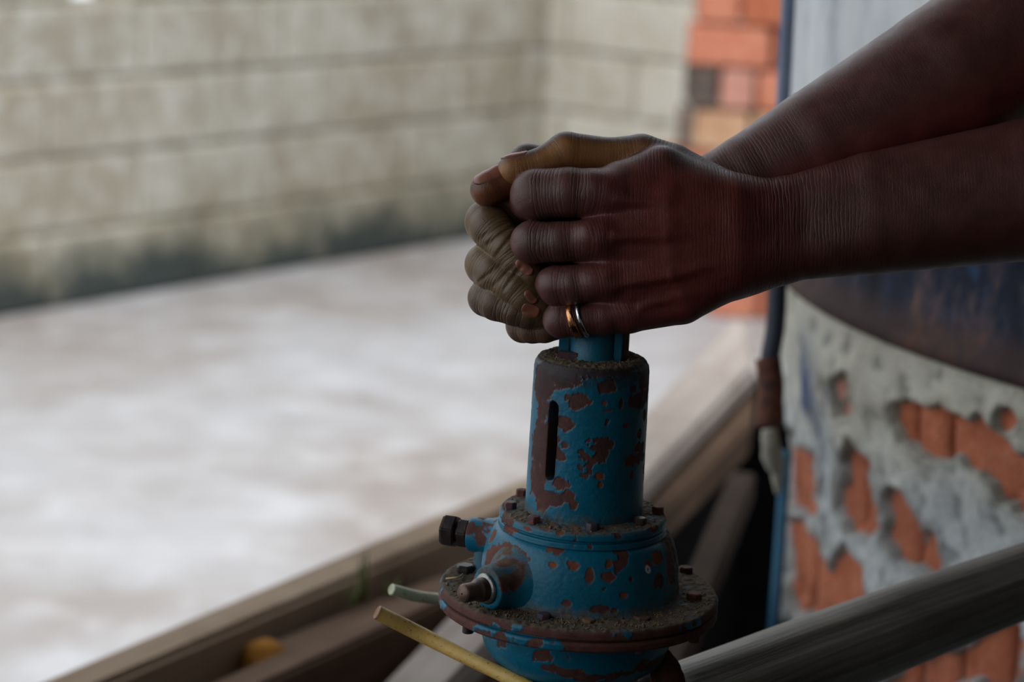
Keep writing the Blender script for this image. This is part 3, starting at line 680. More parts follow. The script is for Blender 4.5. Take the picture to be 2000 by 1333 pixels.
# --- dome
s11 = mpx(1100)
z_ = lambda py: zlev(py)
prof = rounded([(158*s10, zc-.008), (163*s10, z_(1030)), (172*s11, z_(1036)), (183*s11, z_(1058)), (190*s11, z_(1085)), (193*s11, z_(1115)), (194*s11, z_(1138)), (200*s11, z_(1147)), (212*s11, z_(1149))], 2)
dome_blobs = [(1121, 1106, 12, 10, .8), (1152, 1124, 10, 15, .5), (1190, 1103, 8, 8, .6), (1187, 1126, 11, 10, .4), (1212, 1160, 7, 6, .9), (1110, 1176, 10, 7, .2), (1172, 1187, 18, 9, .1), (1265, 1103, 6, 6, .9), (1284, 1092, 10, 13, .8),
 (1302, 1110, 7, 30, .6), (1310, 1075, 8, 34, .3), (1080, 1104, 7, 6, 1.), (1085, 1078, 14, 8, .3), (1000, 1083, 32, 14, .3), (975, 1085, 16, 20, .35), (965, 1095, 8, 22, .3), (1068, 1078, 8, 4, .5), (990, 1070, 14, 10, .3), (960, 1050, 6, 12, .4), (1228, 1130, 4, 4, .3), (1208, 1072, 4, 6, .2)]
def dirt_dome(V, nz, rad, z): 
    az = np.arctan2(V[:, 1]-ax2[1], V[:, 0]-ax2[0]); right = sst(-.62, -.30, az)*(az < 1.4)
    return np.maximum(sst(.008, .001, z-z_(1150))*.8, right*.85*sst(.3, .6, fbm(V*120, 3)+.12))
def whitefleck(V, c, ro, rad, z):
    a0, z0 = pxang(1259, 1111, .047); az = np.arctan2(V[:, 1]-ax2[1], V[:, 0]-ax2[0])
    d = np.hypot(np.angle(np.exp(1j*(az-a0)))*.047, z-z0)+(fbm(V*900, 3)-.5)*.0022
    m_ = (sst(.0020, .0015, d)*sst(.0003, .0007, d))[:, None]; return c*(1-m_)+lin(225, 228, 235)*m_, ro
lathe_part('dome_housing', prof, .0005, M['paint'], 700, dome_blobs, .048, dirt_dome, 8.8, .70, tweak=whitefleck)
# --- main flange (upper and lower plates)
zf = z_(1148); sf = mpx(1150); rf = 272*sf
def sheen(V, c, ro, rad, z): return c, ro
rim_blobs = [(900+k*45, 1200, 16, 5, .1) for k in range(12)]
prof = [(195*sf, zf+.0002), (rf-.002, zf), (rf-.0006, zf-.0005), (rf, zf-.0016), (rf, zf-.0042), (rf-.0012, zf-.0048)]
def dirt_main(V, nz, rad, z):
    az = np.arctan2(V[:, 1]-ax2[1], V[:, 0]-ax2[0]); return sst(.5, .95, nz)*sst(zf-.002, zf-.0002, z)*(.85+.15*sst(.3, .6, fbm(V*150, 3)))
lathe_part('upper_flange', prof, .0008, M['paint'], 760, rim_blobs, rf, dirt_main, 3.1, .43)
prof = [(rf-.0022, zf-.0044), (rf-.0022, zf-.0054), (rf-.0002, zf-.0058), (rf+.0006, zf-.0070), (rf+.0004, zf-.0100), (rf-.001, zf-.0110), (190*sf, zf-.0115)]
lathe_part('lower_flange', prof, .0008, M['paint'], 760, rim_blobs[::2], rf, None, 6.3, .42)
# --- lower bowl
s12 = mpx(1250)
prof = rounded([(196*s12, zf-.011), (190*s12, z_(1205)), (188*s12, z_(1226)), (183*s12, z_(1252)), (173*s12, z_(1272)), (152*s12, z_(1292)), (110*s12, z_(1308)), (60*s12, z_(1316)), (40*s12, z_(1330))], 2)
bowl_blobs = [(1055, 1256, 13, 6, .8), (1092, 1258, 5, 4, .4), (1080, 1306, 22, 9, .1), (1115, 1316, 32, 10, .1), (1160, 1325, 26, 7, .1), (1215, 1318, 28, 6, .1), (1250, 1300, 14, 14, .1), (1275, 1297, 30, 13, .1), (1300, 1272, 10, 18, .15), (1112, 1268, 4, 3, .3)]
lathe_part('lower_bowl', prof, .0006, M['paint'], 640, bowl_blobs, .048, None, 5.5, .68)
V, Fc = lathe((ax2[0], ax2[1], 0), (0, 0, 1), [(.0305, 0.01), (.0305, z_(1335)), (.034, z_(1335)), (.034, z_(1318)), (.01, z_(1316))], 48)
mesh('riser_pipe', V, Fc, M['rustdark'], pump)
V, Fc = lathe((ax2[0], ax2[1], 0), (0, 0, 1), [(.001, .03), (.10, .03), (.12, .02), (.12, .0)], 48); mesh('foot_plate', V, Fc, M['rustdark'], pump)
# --- plunger with ribs
def prism(poly, z0, z1, name, m, bev=.0006):
    bm = bmesh.new(); a = [bm.verts.new((q[0], q[1], z0)) for q in poly]; b_ = [bm.verts.new((q[0], q[1], z1)) for q in poly]; n = len(poly)
    bm.faces.new(a[::-1]); bm.faces.new(b_)
    for k in range(n): bm.faces.new((a[k], a[(k+1) % n], b_[(k+1) % n], b_[k]))
    bmesh.ops.bevel(bm, geom=bm.edges[:], offset=bev, segments=2, affect='EDGES')
    return from_bm(name, bm, m, pump)
def m_pblue():
    t = NT('blue_painted_iron'); v = t.coord('World'); n = t.noise(v, 130, 5, .65); n2 = t.noise(v, 900, 3)
    c = t.mix(t.ramp(n, [(.60, 0.), (.63, 1.)]), t.mix(n2, BLUE, BLUE2*.8), lin(98, 58, 46))
    return t.out(c, .48, t.bump(n2, .3, .0004, t.bump(n, .4, .0006)))
M['pblue'] = m_pblue()
rp = 47*s7; zP = zT+.043
V, Fc = lathe((ax2[0]+.0005, ax2[1], 0), (0, 0, 1), [(rp+.002, zT-.001), (rp+.001, zT+.0015), (rp, zT+.003), (rp, zP-.003), (rp-.003, zP), (.0005, zP)], 72); mesh('plunger', V, Fc, M['pblue'], pump)
def rect(cx, cy, hx, hy): return [(ax2[0]+cx-hx, ax2[1]+cy-hy), (ax2[0]+cx+hx, ax2[1]+cy-hy), (ax2[0]+cx+hx, ax2[1]+cy+hy), (ax2[0]+cx-hx, ax2[1]+cy+hy)]
prism(rect(-(1157-1101)*s7, .001, .0028, .004), zT-.001, zP-.004, 'rib', M['pblue'])
prism(rect((1205-1157)*s7, -.004, .0022, .005), zT-.001, zP-.004, 'rib', M['pblue'])
V, Fc = lathe((ax2[0]+60*s7, ax2[1]-.001, 0), (0, 0, 1), [(.0026, zT-.001), (.0026, zP-.006), (.001, zP-.006)], 20); o = mesh('guide_rod', V, Fc, M['zinc'], pump)
q = Pz(1109, 696, zT+.001); prism([(q[0]-.0052, q[1]-.003), (q[0]+.0050, q[1]-.0038), (q[0]+.0054, q[1]+.003), (q[0]-.005, q[1]+.0036)], zT-.0005, zT+.0034, 'square_nut', M['rustblue'])
# --- bolts
for (px, py, mm) in [(1020, 962, 'rust'), (997, 986, 'rustblue'), (1043, 1014, 'rustblue'), (1157, 1028, 'rustblue'), (1250, 1017, 'rustdark'), (1285, 995, 'rust')]:
    q = Pz(px, py, zc+.002); hexhead((q[0], q[1], zc-.0006), (0, 0, 1), 13*s10, .0042, M[mm], pump, rot=random.uniform(0, 1))
for (px, py, mm, rr, hh) in [(909, 1110, 'rustdark', 19, .0050), (934, 1163, 'rustdark', 10, .0052), (1062, 1203, 'rustblue', 14, .0036), (1253, 1207, 'zinc', 16, .0030), (1356, 1164, 'rust', 16, .0042), (1340, 1112, 'rust', 15, .0040), (1150, 1212, 'grit', 13, .0024)]:
    q = Pz(px, py, zf+hh*.5); hexhead((q[0], q[1], zf-.0006), (0, 0, 1), rr*sf, hh, M[mm], pump, rot=random.uniform(0, 1))
    a_ = math.atan2(q[1]-ax2[1], q[0]-ax2[0])
for (px, py, mm) in [(915, 1212, 'rustdark'), (1249, 1252, 'rustblue'), (1357, 1230, 'rust'), (1060, 1245, 'rustdark')]:
    q = Pz(px, py, zf-.014); dd = q[:2]-ax2; dd = dd/np.linalg.norm(dd)*min(np.linalg.norm(dd), rf-.0065)
    if py == 1245: continue
    V, Fc = lathe((ax2[0]+dd[0], ax2[1]+dd[1], 0), (0, 0, 1), [(.0005, zf-.0215), (.0028, zf-.0208)]+[(.0031-.0003*(k % 2), zf-.0202+k*.0005) for k in range(18)]+[(.0033, zf-.011)], 20)
    mesh('bolt_end', V, Fc, M[mm], pump)
    hexhead((ax2[0]+dd[0], ax2[1]+dd[1], zf-.0150), (0, 0, 1), .0050, .0038, M[mm], pump, name='nut')
# --- front boss with bolt
az = math.radians(222); e = np.array([math.cos(az), math.sin(az), 0]); zb = zf+40*sf
V0 = np.array([ax2[0], ax2[1], zb])
pr = rounded([(92*sf, 120*sf), (84*sf, 160*sf), (60*sf, 184*sf), (46*sf, 205*sf), (42*sf, 236*sf), (39*sf, 241*sf), (10*sf, 241*sf), (.0005, 241*sf)], 2)
V, Fq = lathe(V0, e, resample(pr, .0007), 160)
cl, ro, ru = painted(V, V[:, 0]*0, .055, [(1010, 1130, 10, 22, .1), (990, 1100, 14, 6, .2)], sst(.4, .8, (V[:, 2]-zb)/(40*sf))*.6, seed=2.2, thr=.62)
V = V+(fbm(V*400, 3)-.5)[:, None]*.0006*e
mesh('valve_boss', V, Fq, M['paint'], pump, True, {'rough': ro}, cl)
V, Fc = lathe(V0+e*240*sf, e, [(.0060, 0), (.0078, .0004), (.0080, .0012), (.0074, .0022), (.0055, .0024)], 48); o = mesh('washer', V, Fc, M['steel'], pump); o['label'] = 'shiny silver washer'
thr_ = [(.0062-.0004*(k % 2), .0022+k*.0006) for k in range(8)]
V, Fc = lathe(V0+e*240*sf, e, [(.0062, 0)]+thr_+[(.0048, .0085), (.0049, .0150), (.0040, .0164), (.0005, .0167)], 40); mesh('valve_screw', V, Fc, M['zinc'], pump)
# --- rear-left boss with big bolt
e2 = np.array([-.93, .30, 0]); e2 /= np.linalg.norm(e2); zb2 = z_(1079); V1 = np.array([ax2[0], ax2[1]+.004, zb2]); s9 = mpx(1079)
pr = rounded([(50*s9, 130*s9), (46*s9, 165*s9), (36*s9, 188*s9), (35*s9, 226*s9), (32*s9, 231*s9), (.0005, 232*s9)], 2)
V, Fq = lathe(V1, e2, resample(pr, .0008), 140); cl, ro, ru = painted(V, V[:, 0]*0, .055, [(930, 1030, 20, 14, .1), (915, 1050, 8, 20, .1)], None, seed=6.1, thr=.62)
mesh('inlet_boss', V, Fq, M['paint'], pump, True, {'rough': ro}, cl)
hexhead(V1+e2*231*s9, e2, 31*s9, 22*s9, M['rustdark'], pump, name='lock_nut', rot=.2, bev=.1)
V, Fc = lathe(V1+e2*250*s9, e2, [(20*s9, 0), (20*s9, 12*s9)], 24); mesh('bolt_shank', V, Fc, M['rustdark'], pump)
hexhead(V1+e2*258*s9, e2, 34*s9, 30*s9, M['rustdark'], pump, name='bolt', rot=.35, bev=.12)
# foot web of that boss running down to the flange
V, Fq = lathe(V1+e2*192*s9-np.array([0, 0, zb2-zf]), (0, 0, 1), rounded([(44*s9, 0), (30*s9, 5*s9), (26*s9, 20*s9), (27*s9, 70*s9)], 2), 60)
cl, ro, ru = painted(V, V[:, 0]*0, .055, [], np.full(len(V), .25), seed=7.1, thr=.5); mesh('boss_web', V, Fq, M['paint'], pump, True, {'rough': ro}, cl)
# grit and straw lying on the flange
rg = random.Random(5); bm = bmesh.new()
for k in range(900):
    if k < 620: a_ = rg.uniform(math.radians(185), math.radians(358)); r_ = rg.uniform(198*sf, rf-.003)*1.0; zg = zf+.0006
    else: a_ = rg.uniform(0, 6.28); r_ = rg.choice([rg.uniform(50*s7, rT-.005), rg.uniform(rB+.004, rc-.002)]); zg = zT+.0004 if r_ < rT-.004 else zc+.0003
    s_ = rg.uniform(.0002, .0006)*(1.6 if rg.random() < .08 else 1); mt = Matrix.Translation((ax2[0]+math.cos(a_)*r_, ax2[1]+math.sin(a_)*r_, zg+s_*.3)) @ Matrix.Rotation(rg.uniform(0, 6), 4, (rg.random(), rg.random(), .5))
    bmesh.ops.create_icosphere(bm, subdivisions=1, radius=s_, matrix=mt)
o = from_bm('dirt_grains', bm, M['grit'], pump, True); o['kind'] = 'stuff'
q = [Pz(871, 1131, zf+.001), Pz(895, 1128, zf+.003), Pz(904, 1122, zf+.001)]
V, Fc = tube(bez(q, 6), .0004, 8); tag(mesh('straw', V, Fc, M['straw']), 'tiny dry straw lying on the left side of the wide pump flange', 'straw')

# ================================================================== STALKS AND GREY PIPE
def stalk(name, pts, rad, m, label, endm):
    pts = bez(pts, 10); n_ = len(pts); r_ = rad*(1+.05*np.sin(np.linspace(0, 9, n_)))
    V, Fc = tube(pts, r_, 24, cap=False); o = mesh(name, V, np.array(Fc), m); tag(o, label, 'stalk')
    x, y, z = frame(pts[1]-pts[0]); Vc, Fcc = lathe(pts[0]+z*.0003, -z, [(.0003, -.001), (rad*.35, .0005), (rad*.6, -.0006), (rad*.8, .0010), (rad*1.02, .0002), (rad*1.0, -.001)], 24)
    c = mesh('cut_end', Vc, Fcc, endm, None); c.parent = o; return o
stalk('cane_stalk', [P(737, 1197, 1.27), P(830, 1244, 1.275), P(925, 1292, 1.26), P(1020, 1338, 1.245), P(1110, 1390, 1.228)], 14.5*1.27/F, M['cane'], 'yellow cane stalk with a cut muddy end, sticking out below the pump', M['cane_end'])
stalk('green_stalk', [P(765, 1152, 1.36), P(812, 1165, 1.37), P(858, 1170, 1.38), P(905, 1172, 1.385), P(960, 1190, 1.36)], 11*1.37/F, M['cane_green'], 'pale green curved stalk poking out behind the left of the pump flange', M['cane_green'])
gl = [P(1285, 1405, 1.300), P(1345, 1386, 1.32), P(1560, 1302, 1.37), P(1780, 1217, 1.42), P(2000, 1136, 1.46), P(2240, 1050, 1.50), P(2400, 994, 1.53), P(2560, 940, 1.57), P(2650, 908, 1.615)]
pts = bez(gl, 14); n_ = len(pts); rgp = np.interp(np.linspace(0, 8, n_), np.arange(9), [.0265, .0265, .0258, .0243, .0222, .0208, .020, .0195, .019]); V, Fc = tube(pts, rgp, 56, cap=False)
tt = np.tile(np.linspace(0, 2*np.pi, 56, endpoint=False), n_); ll = np.repeat(np.concatenate([[0], np.cumsum(np.linalg.norm(np.diff(pts, axis=0), axis=1))]), 56)
cen = np.repeat(pts, 56, axis=0); rdv = (V-cen)/.025
V = V+rdv*((-.0016*np.exp(-((tt-2.2)/.25)**2)-.0012*np.exp(-((tt-3.5)/.3)**2)+.0012*(fbm(np.stack([np.cos(tt)*2, np.sin(tt)*2, ll*8], 1), 3)-.5))[:, None])
uvw = np.stack([np.cos(tt)*1.2, np.sin(tt)*1.2, ll*1.6], 1)
gp = mesh('grey_pipe', V, np.array(Fc), M['greypipe'], None, True, {'uvw': uvw}); tag(gp, 'thick grey weathered pipe slanting up to the right from the pump', 'pipe')
V, Fc = lathe(pts[0]+(pts[1]-pts[0])*.1, -(pts[1]-pts[0]), [(.0266, -.004), (.0268, 0), (.022, .001), (.0005, .001)], 40); c = mesh('end_cap', V, Fc, M['rustdark']); c.parent = gp
# rusty lug that ties the pipe to the pump
lug = [P(1270, 1300, 1.262), P(1296, 1262, 1.262), P(1318, 1284, 1.262), P(1335, 1310, 1.262), P(1352, 1400, 1.262), P(1280, 1400, 1.262)]
bm = bmesh.new(); back = np.array(R3 @ np.array([0, 0, -1]))*.022
a_ = [bm.verts.new(tuple(q)) for q in lug]; b_ = [bm.verts.new(tuple(q+back)) for q in lug]
bm.faces.new(a_); bm.faces.new(b_[::-1])
for k in range(6): bm.faces.new((a_[k], b_[k], b_[(k+1) % 6], a_[(k+1) % 6]))
bmesh.ops.bevel(bm, geom=bm.edges[:], offset=.0025, segments=3, affect='EDGES')
from_bm('bracket', bm, M['rust'], pump, True)

# ================================================================== PERSON: two clasped hands and forearms
def J(px, py, dz): # pixel + depth offset (in pixels of the focal plane) -> camera-space mm
    d = DEP+dz/3800.; return np.array([(px-1000)/F*d, -(py-666.5)/F*d, -d])*1000
def cam2world(q): return C0+(np.asarray(q)/1000)@R3.T
PX = 1/3.8
def W2C(x, y, z): return (np.array([x, y, z])-C0)@R3*1000
class Chain:
    def __init__(s, nodes, dors, palm, pdir, k=0, wr=None, u0=0., pal=1.):
        s.p = np.array([W2C(*n[1:4]) if n[0] == 'w' else J(*n[:3]) for n in nodes]); s.r = np.array([n[4] if n[0] == 'w' else n[3]*PX for n in nodes])
        s.w = np.array([.05 if n[0] == 'w' else (n[4] if len(n) > 4 else .3) for n in nodes])
        s.dors = dors; s.palm = palm; s.pdir = np.array(pdir, float)*np.array([1, -1, -1]); s.k = k*PX; s.pal = pal
        L = np.linalg.norm(np.diff(s.p, axis=0), axis=1); s.u = np.concatenate([[0], np.cumsum(L)])+u0
    def sdf(s, q, full=False):
        best = None
        for i in range(len(s.p)-1):
            a, b_ = s.p[i], s.p[i+1]; ab = b_-a; t = np.clip(((q-a)@ab)/(ab@ab), 0, 1)
            c = a+t[:, None]*ab; v = q-c; d = np.sqrt((v*v).sum(1))-(s.r[i]+(s.r[i+1]-s.r[i])*t)
            if full:
                cur = (d, s.u[i]+t*(s.u[i+1]-s.u[i]), s.w[i]+t*(s.w[i+1]-s.w[i]), v)
                if best is None: best = list(cur)
                else:
                    m_ = d < best[0]; 
                    for z in range(3): best[z] = np.where(m_, cur[z], best[z])
                    best[3] = np.where(m_[:, None], v, best[3])
            else:
                best = d if best is None else smin(best, d, 1.2)
        return best
def smin(a, b_, k):
    h = np.maximum(k-np.abs(a-b_), 0)/k; return np.minimum(a, b_)-h*h*k*.25
class Arm:
    def __init__(s, palm, fingers, grooves=(), ridges=()): s.palm = palm; s.fingers = fingers; s.grooves = grooves; s.ridges = ridges
    def sdf(s, q):
        d = None
        for c in s.palm:
            dc = c.sdf(q); d = dc if d is None else smin(d, dc, c.k)
        for c in s.ridges: d = smin(d, c.sdf(q), c.k if c.k > 0 else 3.0)
        out = d
        for c in s.fingers: out = smin(out, smin(c.sdf(q), d, c.k), .5)
        for (p0, nn, wd, dp, rr) in s.grooves:
            v = q-p0; dist = np.sqrt((v*v).sum(1)); sl = (v@nn)
            out = out+dp*np.exp(-(sl/wd)**2)*np.exp(-(dist/rr)**4)
        return out
def surface_nets(f, lo, hi, h, B=12):
    n = np.ceil((hi-lo)/h).astype(int)+1; nb = np.ceil(n/B).astype(int); n = nb*B
    G = np.full(tuple(n), 9., np.float32)
    bi = np.stack(np.meshgrid(*[np.arange(k) for k in nb], indexing='ij'), -1).reshape(-1, 3)
    cen = lo+(bi*B+B/2)*h; dc = f(cen); rad = B*h*.87+2*h+2.
    act = bi[np.abs(dc) < rad]; ins = bi[dc <= -rad]
    for b_ in ins: G[b_[0]*B:b_[0]*B+B, b_[1]*B:b_[1]*B+B, b_[2]*B:b_[2]*B+B] = -9
    loc = np.stack(np.meshgrid(*[np.arange(B)]*3, indexing='ij'), -1).reshape(-1, 3)
    CH_ = 60
    for s in range(0, len(act), CH_):
        ch = act[s:s+CH_]; pts = (ch[:, None, :]*B+loc[None]).reshape(-1, 3); val = f(lo+pts*h)
        G[pts[:, 0], pts[:, 1], pts[:, 2]] = val
    Sg = G < 0
    c = Sg[:-1, :-1, :-1].astype(np.int8)
    for dx, dy, dz in ((1,0,0),(0,1,0),(0,0,1),(1,1,0),(1,0,1),(0,1,1),(1,1,1)):
        c += Sg[dx:Sg.shape[0]-1+dx, dy:Sg.shape[1]-1+dy, dz:Sg.shape[2]-1+dz]
    ac = (c > 0) & (c < 8); idx = np.argwhere(ac); ID = np.full(ac.shape, -1, np.int32); ID[ac] = np.arange(len(idx))
    co = {}
    for o_ in np.ndindex(2, 2, 2): co[o_] = G[idx[:, 0]+o_[0], idx[:, 1]+o_[1], idx[:, 2]+o_[2]]
    acc = np.zeros((len(idx), 3)); cnt = np.zeros(len(idx))
    for o_ in np.ndindex(2, 2, 2):
        for ax_ in range(3):
            if o_[ax_] == 0:
                p_ = list(o_); p_[ax_] = 1; p_ = tuple(p_); a, b_ = co[o_], co[p_]; m_ = (a < 0) != (b_ < 0)
                t = np.where(m_, a/(a-b_+1e-12), 0); q = np.tile(np.array(o_, float), (len(idx), 1)); q[:, ax_] += t
                acc += q*m_[:, None]; cnt += m_
    V = lo+(idx+acc/cnt[:, None])*h
    Q = []
    for ax_ in range(3):
        a_, b_ = (ax_+1) % 3, (ax_+2) % 3
        s0 = [slice(1, -1)]*3; s0[ax_] = slice(0, -1); s1 = list(s0); s1[ax_] = slice(1, None)
        ed = Sg[tuple(s0)] != Sg[tuple(s1)]; e_ = np.argwhere(ed); off_ = np.ones(3, int); off_[ax_] = 0; e_ = e_+off_
        sg = Sg[e_[:, 0], e_[:, 1], e_[:, 2]]
        def I(da, db):
            t = e_.copy(); t[:, a_] -= da; t[:, b_] -= db; return ID[t[:, 0], t[:, 1], t[:, 2]]
        q = np.stack([I(1, 1), I(0, 1), I(0, 0), I(1, 0)], 1); q[~sg] = q[~sg][:, ::-1]; Q.append(q)
    Q = np.concatenate(Q); Q = Q[(Q >= 0).all(1)]; return V, Q
# skin tones (albedo)
D1 = lin(88, 51, 44); D2 = lin(118, 54, 46); D3 = lin(92, 57, 51); PL = lin(150, 104, 66); OL = lin(108, 84, 56); OL2 = lin(96, 70, 52)
def groove(px, py, dz, nx, ny, wd, dp, rr, nz=0):
    n_ = np.array([nx, -ny, -nz], float); n_ /= np.linalg.norm(n_); return (J(px, py, dz), n_, wd, dp, rr)
near = Arm(
 palm=[ # forearm and metacarpals
  Chain([(1480, 420, -2, 58, .9), (1545, 408, 2, 64, .6), (1700, 385, 8, 86, .15), (2000, 352, 20, 118, .05), (2400, 330, 30, 150, .05), ('w', .50, 1.12, 1.29, 46), ('w', .62, 1.04, 1.37, 54)], D1, lin(84, 46, 40), (0, 1, 0), 0),
  Chain([(1480, 500, -2, 58, .9), (1545, 484, 2, 64, .6), (1700, 448, 8, 88, .15), (2000, 392, 20, 118, .05), (2380, 370, 34, 130, .05)], D1, lin(84, 46, 40), (0, 1, 0), 30),
  Chain([(1505, 418, -5, 50, .8), (1420, 402, -38, 56, .6), (1300, 390, -62, 54, .15), (1200, 384, -72, 52, .35), (1160, 382, -72, 38, .4)], D2, D2, (0, 0, 1), 40, u0=-20),
  Chain([(1505, 445, -5, 52, .8), (1420, 440, -48, 56, .6), (1300, 452, -74, 51, .15), (1185, 465, -82, 49, .35), (1152, 468, -78, 35, .4)], D2, D2, (0, 0, 1), 40, u0=-20),
  Chain([(1505, 480, -5, 52, .8), (1420, 490, -46, 56, .6), (1310, 520, -68, 49, .15), (1190, 545, -76, 46, .35), (1155, 550, -70, 34, .4)], D2, D2, (0, 0, 1), 40, u0=-20),
  Chain([(1500, 498, 0, 50, .8), (1425, 528, -32, 54, .6), (1330, 582, -48, 50, .15), (1225, 606, -58, 43, .3), (1190, 610, -56, 32, .4)], D2, D2, (0, 0, 1), 40, u0=-20),
  Chain([(1440, 410, 0, 58, .5), (1350, 374, -20, 59, .2), (1290, 336, -34, 49, .3), (1215, 356, -55, 38, .4)], D1, D1, (0, 0, 1), 34, u0=-20),
  Chain([(1250, 470, -30, 44, .3), (1170, 430, -38, 36, .3), (1150, 500, -44, 36, .3), (1165, 560, -38, 34, .3), (1190, 600, -36, 30, .3)], D3, D3, (0, 0, 1), 20),
  Chain([(1430, 420, 20, 60, .3), (1290, 420, 20, 60, .2), (1240, 560, 10, 55, .2), (1420, 520, 20, 60, .3)], D1, PL, (0, 0, 1), 40),
 ],
 fingers=[
  Chain([(1195, 386, -74, 52, .5), (1150, 380, -80, 49, .5), (1110, 378, -80, 50, .8), (1048, 382, -62, 51, 1.), (1036, 392, -10, 41, .4), (1050, 400, 40, 38, .4), (1085, 410, 60, 33, .3)], D3, PL, (.3, 0, 1), 16),
  Chain([(1185, 465, -84, 46, .6), (1140, 470, -90, 43, .4), (1095, 472, -88, 43, .7), (1042, 473, -72, 44, 1.), (1034, 476, -20, 38, .4), (1046, 480, 42, 35, .4), (1090, 485, 62, 30, .3)], D3, PL, (.3, 0, 1), 13),
  Chain([(1190, 545, -76, 44, .6), (1150, 552, -84, 41, .4), (1120, 556, -82, 41, .7), (1090, 557, -70, 42, 1.), (1072, 556, -16, 35, .4), (1080, 556, 36, 32, .4), (1110, 556, 56, 28, .3)], D3, PL, (.3, 0, 1), 13),
  Chain([(1225, 606, -60, 42, .4), (1180, 620, -68, 35, .4), (1140, 624, -68, 33, .5), (1096, 625, -58, 35, 1.), (1086, 622, -10, 30, .4), (1094, 618, 30, 27, .4), (1120, 615, 50, 24, .3)], D3, PL, (.3, 0, 1), 13),
  Chain([(1385, 372, 0, 52, .3), (1310, 330, 14, 50, .3), (1252, 308, 16, 46, .6), (1190, 307, 6, 38, .3), (1106, 299, -8, 41, .8), (1062, 321, -16, 34, .2), (1014, 332, -22, 31.5, .1), (1002, 333, -23, 31, .05)], lin(86, 60, 50), lin(158, 108, 62), (.0, .62, -.75), 14),
 ],
 grooves=[groove(1133, 425, -100, .1, 1, 3., 1.5, 30), groove(1140, 514, -90, 0, 1, 3., 1.2, 30), groove(1170, 590, -90, -.1, 1, 3., 1.2, 30)]
)
near.ridges = [Chain([(1152, 462, -113, 32), (1165, 464, -113, 32)], D2, D2, (0, 0, 1), 20), Chain([(1165, 372, -100, 34), (1180, 374, -100, 34)], D2, D2, (0, 0, 1), 20), Chain([(1160, 552, -103, 29), (1175, 552, -103, 29)], D2, D2, (0, 0, 1), 20),
               Chain([(1200, 462, -132, 8), (1300, 460, -120, 9), (1420, 450, -90, 8)], D2, D2, (0, 0, 1)), Chain([(1200, 556, -119, 7), (1310, 538, -113, 8), (1430, 505, -88, 8)], D2, D2, (0, 0, 1)),
               Chain([(1205, 388, -122, 8), (1300, 400, -112, 8), (1420, 412, -84, 8)], D2, D2, (0, 0, 1)), Chain([(1250, 600, -98, 6), (1330, 575, -94, 7), (1420, 560, -76, 6)], D2, D2, (0, 0, 1))]
ZF = 95
far = Arm(
 palm=[
  Chain([(1388, 388, ZF+10, 80, .6), (1470, 348, ZF+14, 90, .3), (1600, 285, ZF+26, 114, .1), (1850, 155, ZF+60, 150, .05), (2150, -40, ZF+100, 160, .05), ('w', .45, 1.35, 1.40, 46), ('w', .58, 1.40, 1.41, 54)], D1, D2, (0, 1, 0), 0),
  Chain([(1180, 375, ZF+5, 44, .3), (1090, 375, 70, 36, .3), (1022, 400, 28, 32, .3), (986, 396, 24, 20, .3)], D1, D1, (0, 0, -1), 30),
  Chain([(1400, 410, ZF+5, 76, .8), (1300, 380, ZF+30, 60, .3), (1130, 400, ZF+20, 52, .3)], D1, PL, (0, 0, -1), 40),
  Chain([(1400, 420, ZF+5, 76, .8), (1300, 450, ZF+34, 58, .3), (1120, 470, ZF+24, 52, .3)], D1, PL, (0, 0, -1), 40),
  Chain([(1400, 440, ZF+5, 70, .8), (1300, 510, ZF+30, 56, .3), (1120, 545, ZF+18, 48, .3)], D1, PL, (0, 0, -1), 40),
  Chain([(1400, 450, ZF+5, 66, .8), (1310, 550, ZF+24, 50, .3), (1140, 600, ZF+8, 42, .3)], D1, PL, (0, 0, -1), 40),
 ],
 fingers=[
  Chain([(1130, 400, ZF+20, 50, .3), (1040, 418, ZF-5, 42, .3), (952, 434, 25, 44, .55), (958, 444, 5, 42, .55), (992, 484, -22, 37, .55), (1012, 512, -30, 33, .5), (1034, 536, -34, 29, .2)], OL, lin(96, 72, 52), (.8, .2, .6), 14),
  Chain([(1120, 470, ZF+24, 50, .3), (1040, 500, ZF-10, 42, .3), (950, 517, 22, 42, .55), (966, 532, -4, 40, .55), (1004, 560, -26, 37, .55), (1024, 580, -32, 34, .5), (1050, 600, -30, 30, .2)], OL, lin(110, 78, 50), (.8, .1, .6), 13),
  Chain([(1120, 545, ZF+18, 46, .3), (1040, 560, ZF-20, 38, .3), (951, 582, 18, 37, .55), (970, 592, -4, 35, .55), (1006, 606, -20, 31, .8), (1030, 613, -24, 28, .4), (1056, 618, -20, 25, .2)], OL2, lin(104, 72, 52), (.8, -.1, .6), 13),
  Chain([(1140, 600, ZF+8, 40, .3), (1080, 622, 60, 33, .3), (1022, 636, 30, 34, .55), (1040, 640, 8, 31, .5), (1064, 642, -2, 28, .4), (1085, 640, 6, 25, .3)], OL2, lin(96, 68, 52), (.8, -.1, .5), 12),
  Chain([(1330, 400, ZF, 52, .3), (1230, 345, 78, 46, .5), (1130, 330, 50, 40, .3), (1030, 318, 14, 37, .8), (1000, 343, -4, 35, .2), (956, 368, -14, 33, .1), (950, 371, -15, 32, .1)], lin(84, 58, 50), lin(128, 76, 50), (.1, .9, -.4), 14),
 ],
 grooves=[groove(975, 462, -34, .6, .8, 1.1, .9, 9), groove(988, 476, -50, .75, .6, 1.0, 1.1, 9), groove(966, 450, -30, .5, .85, .9, .7, 9), groove(1000, 545, -56, .8, .6, 1., .9, 9), groove(985, 538, -40, .7, .7, .9, .8, 9), groove(956, 535, -30, .6, .8, .9, .7, 9)]
)
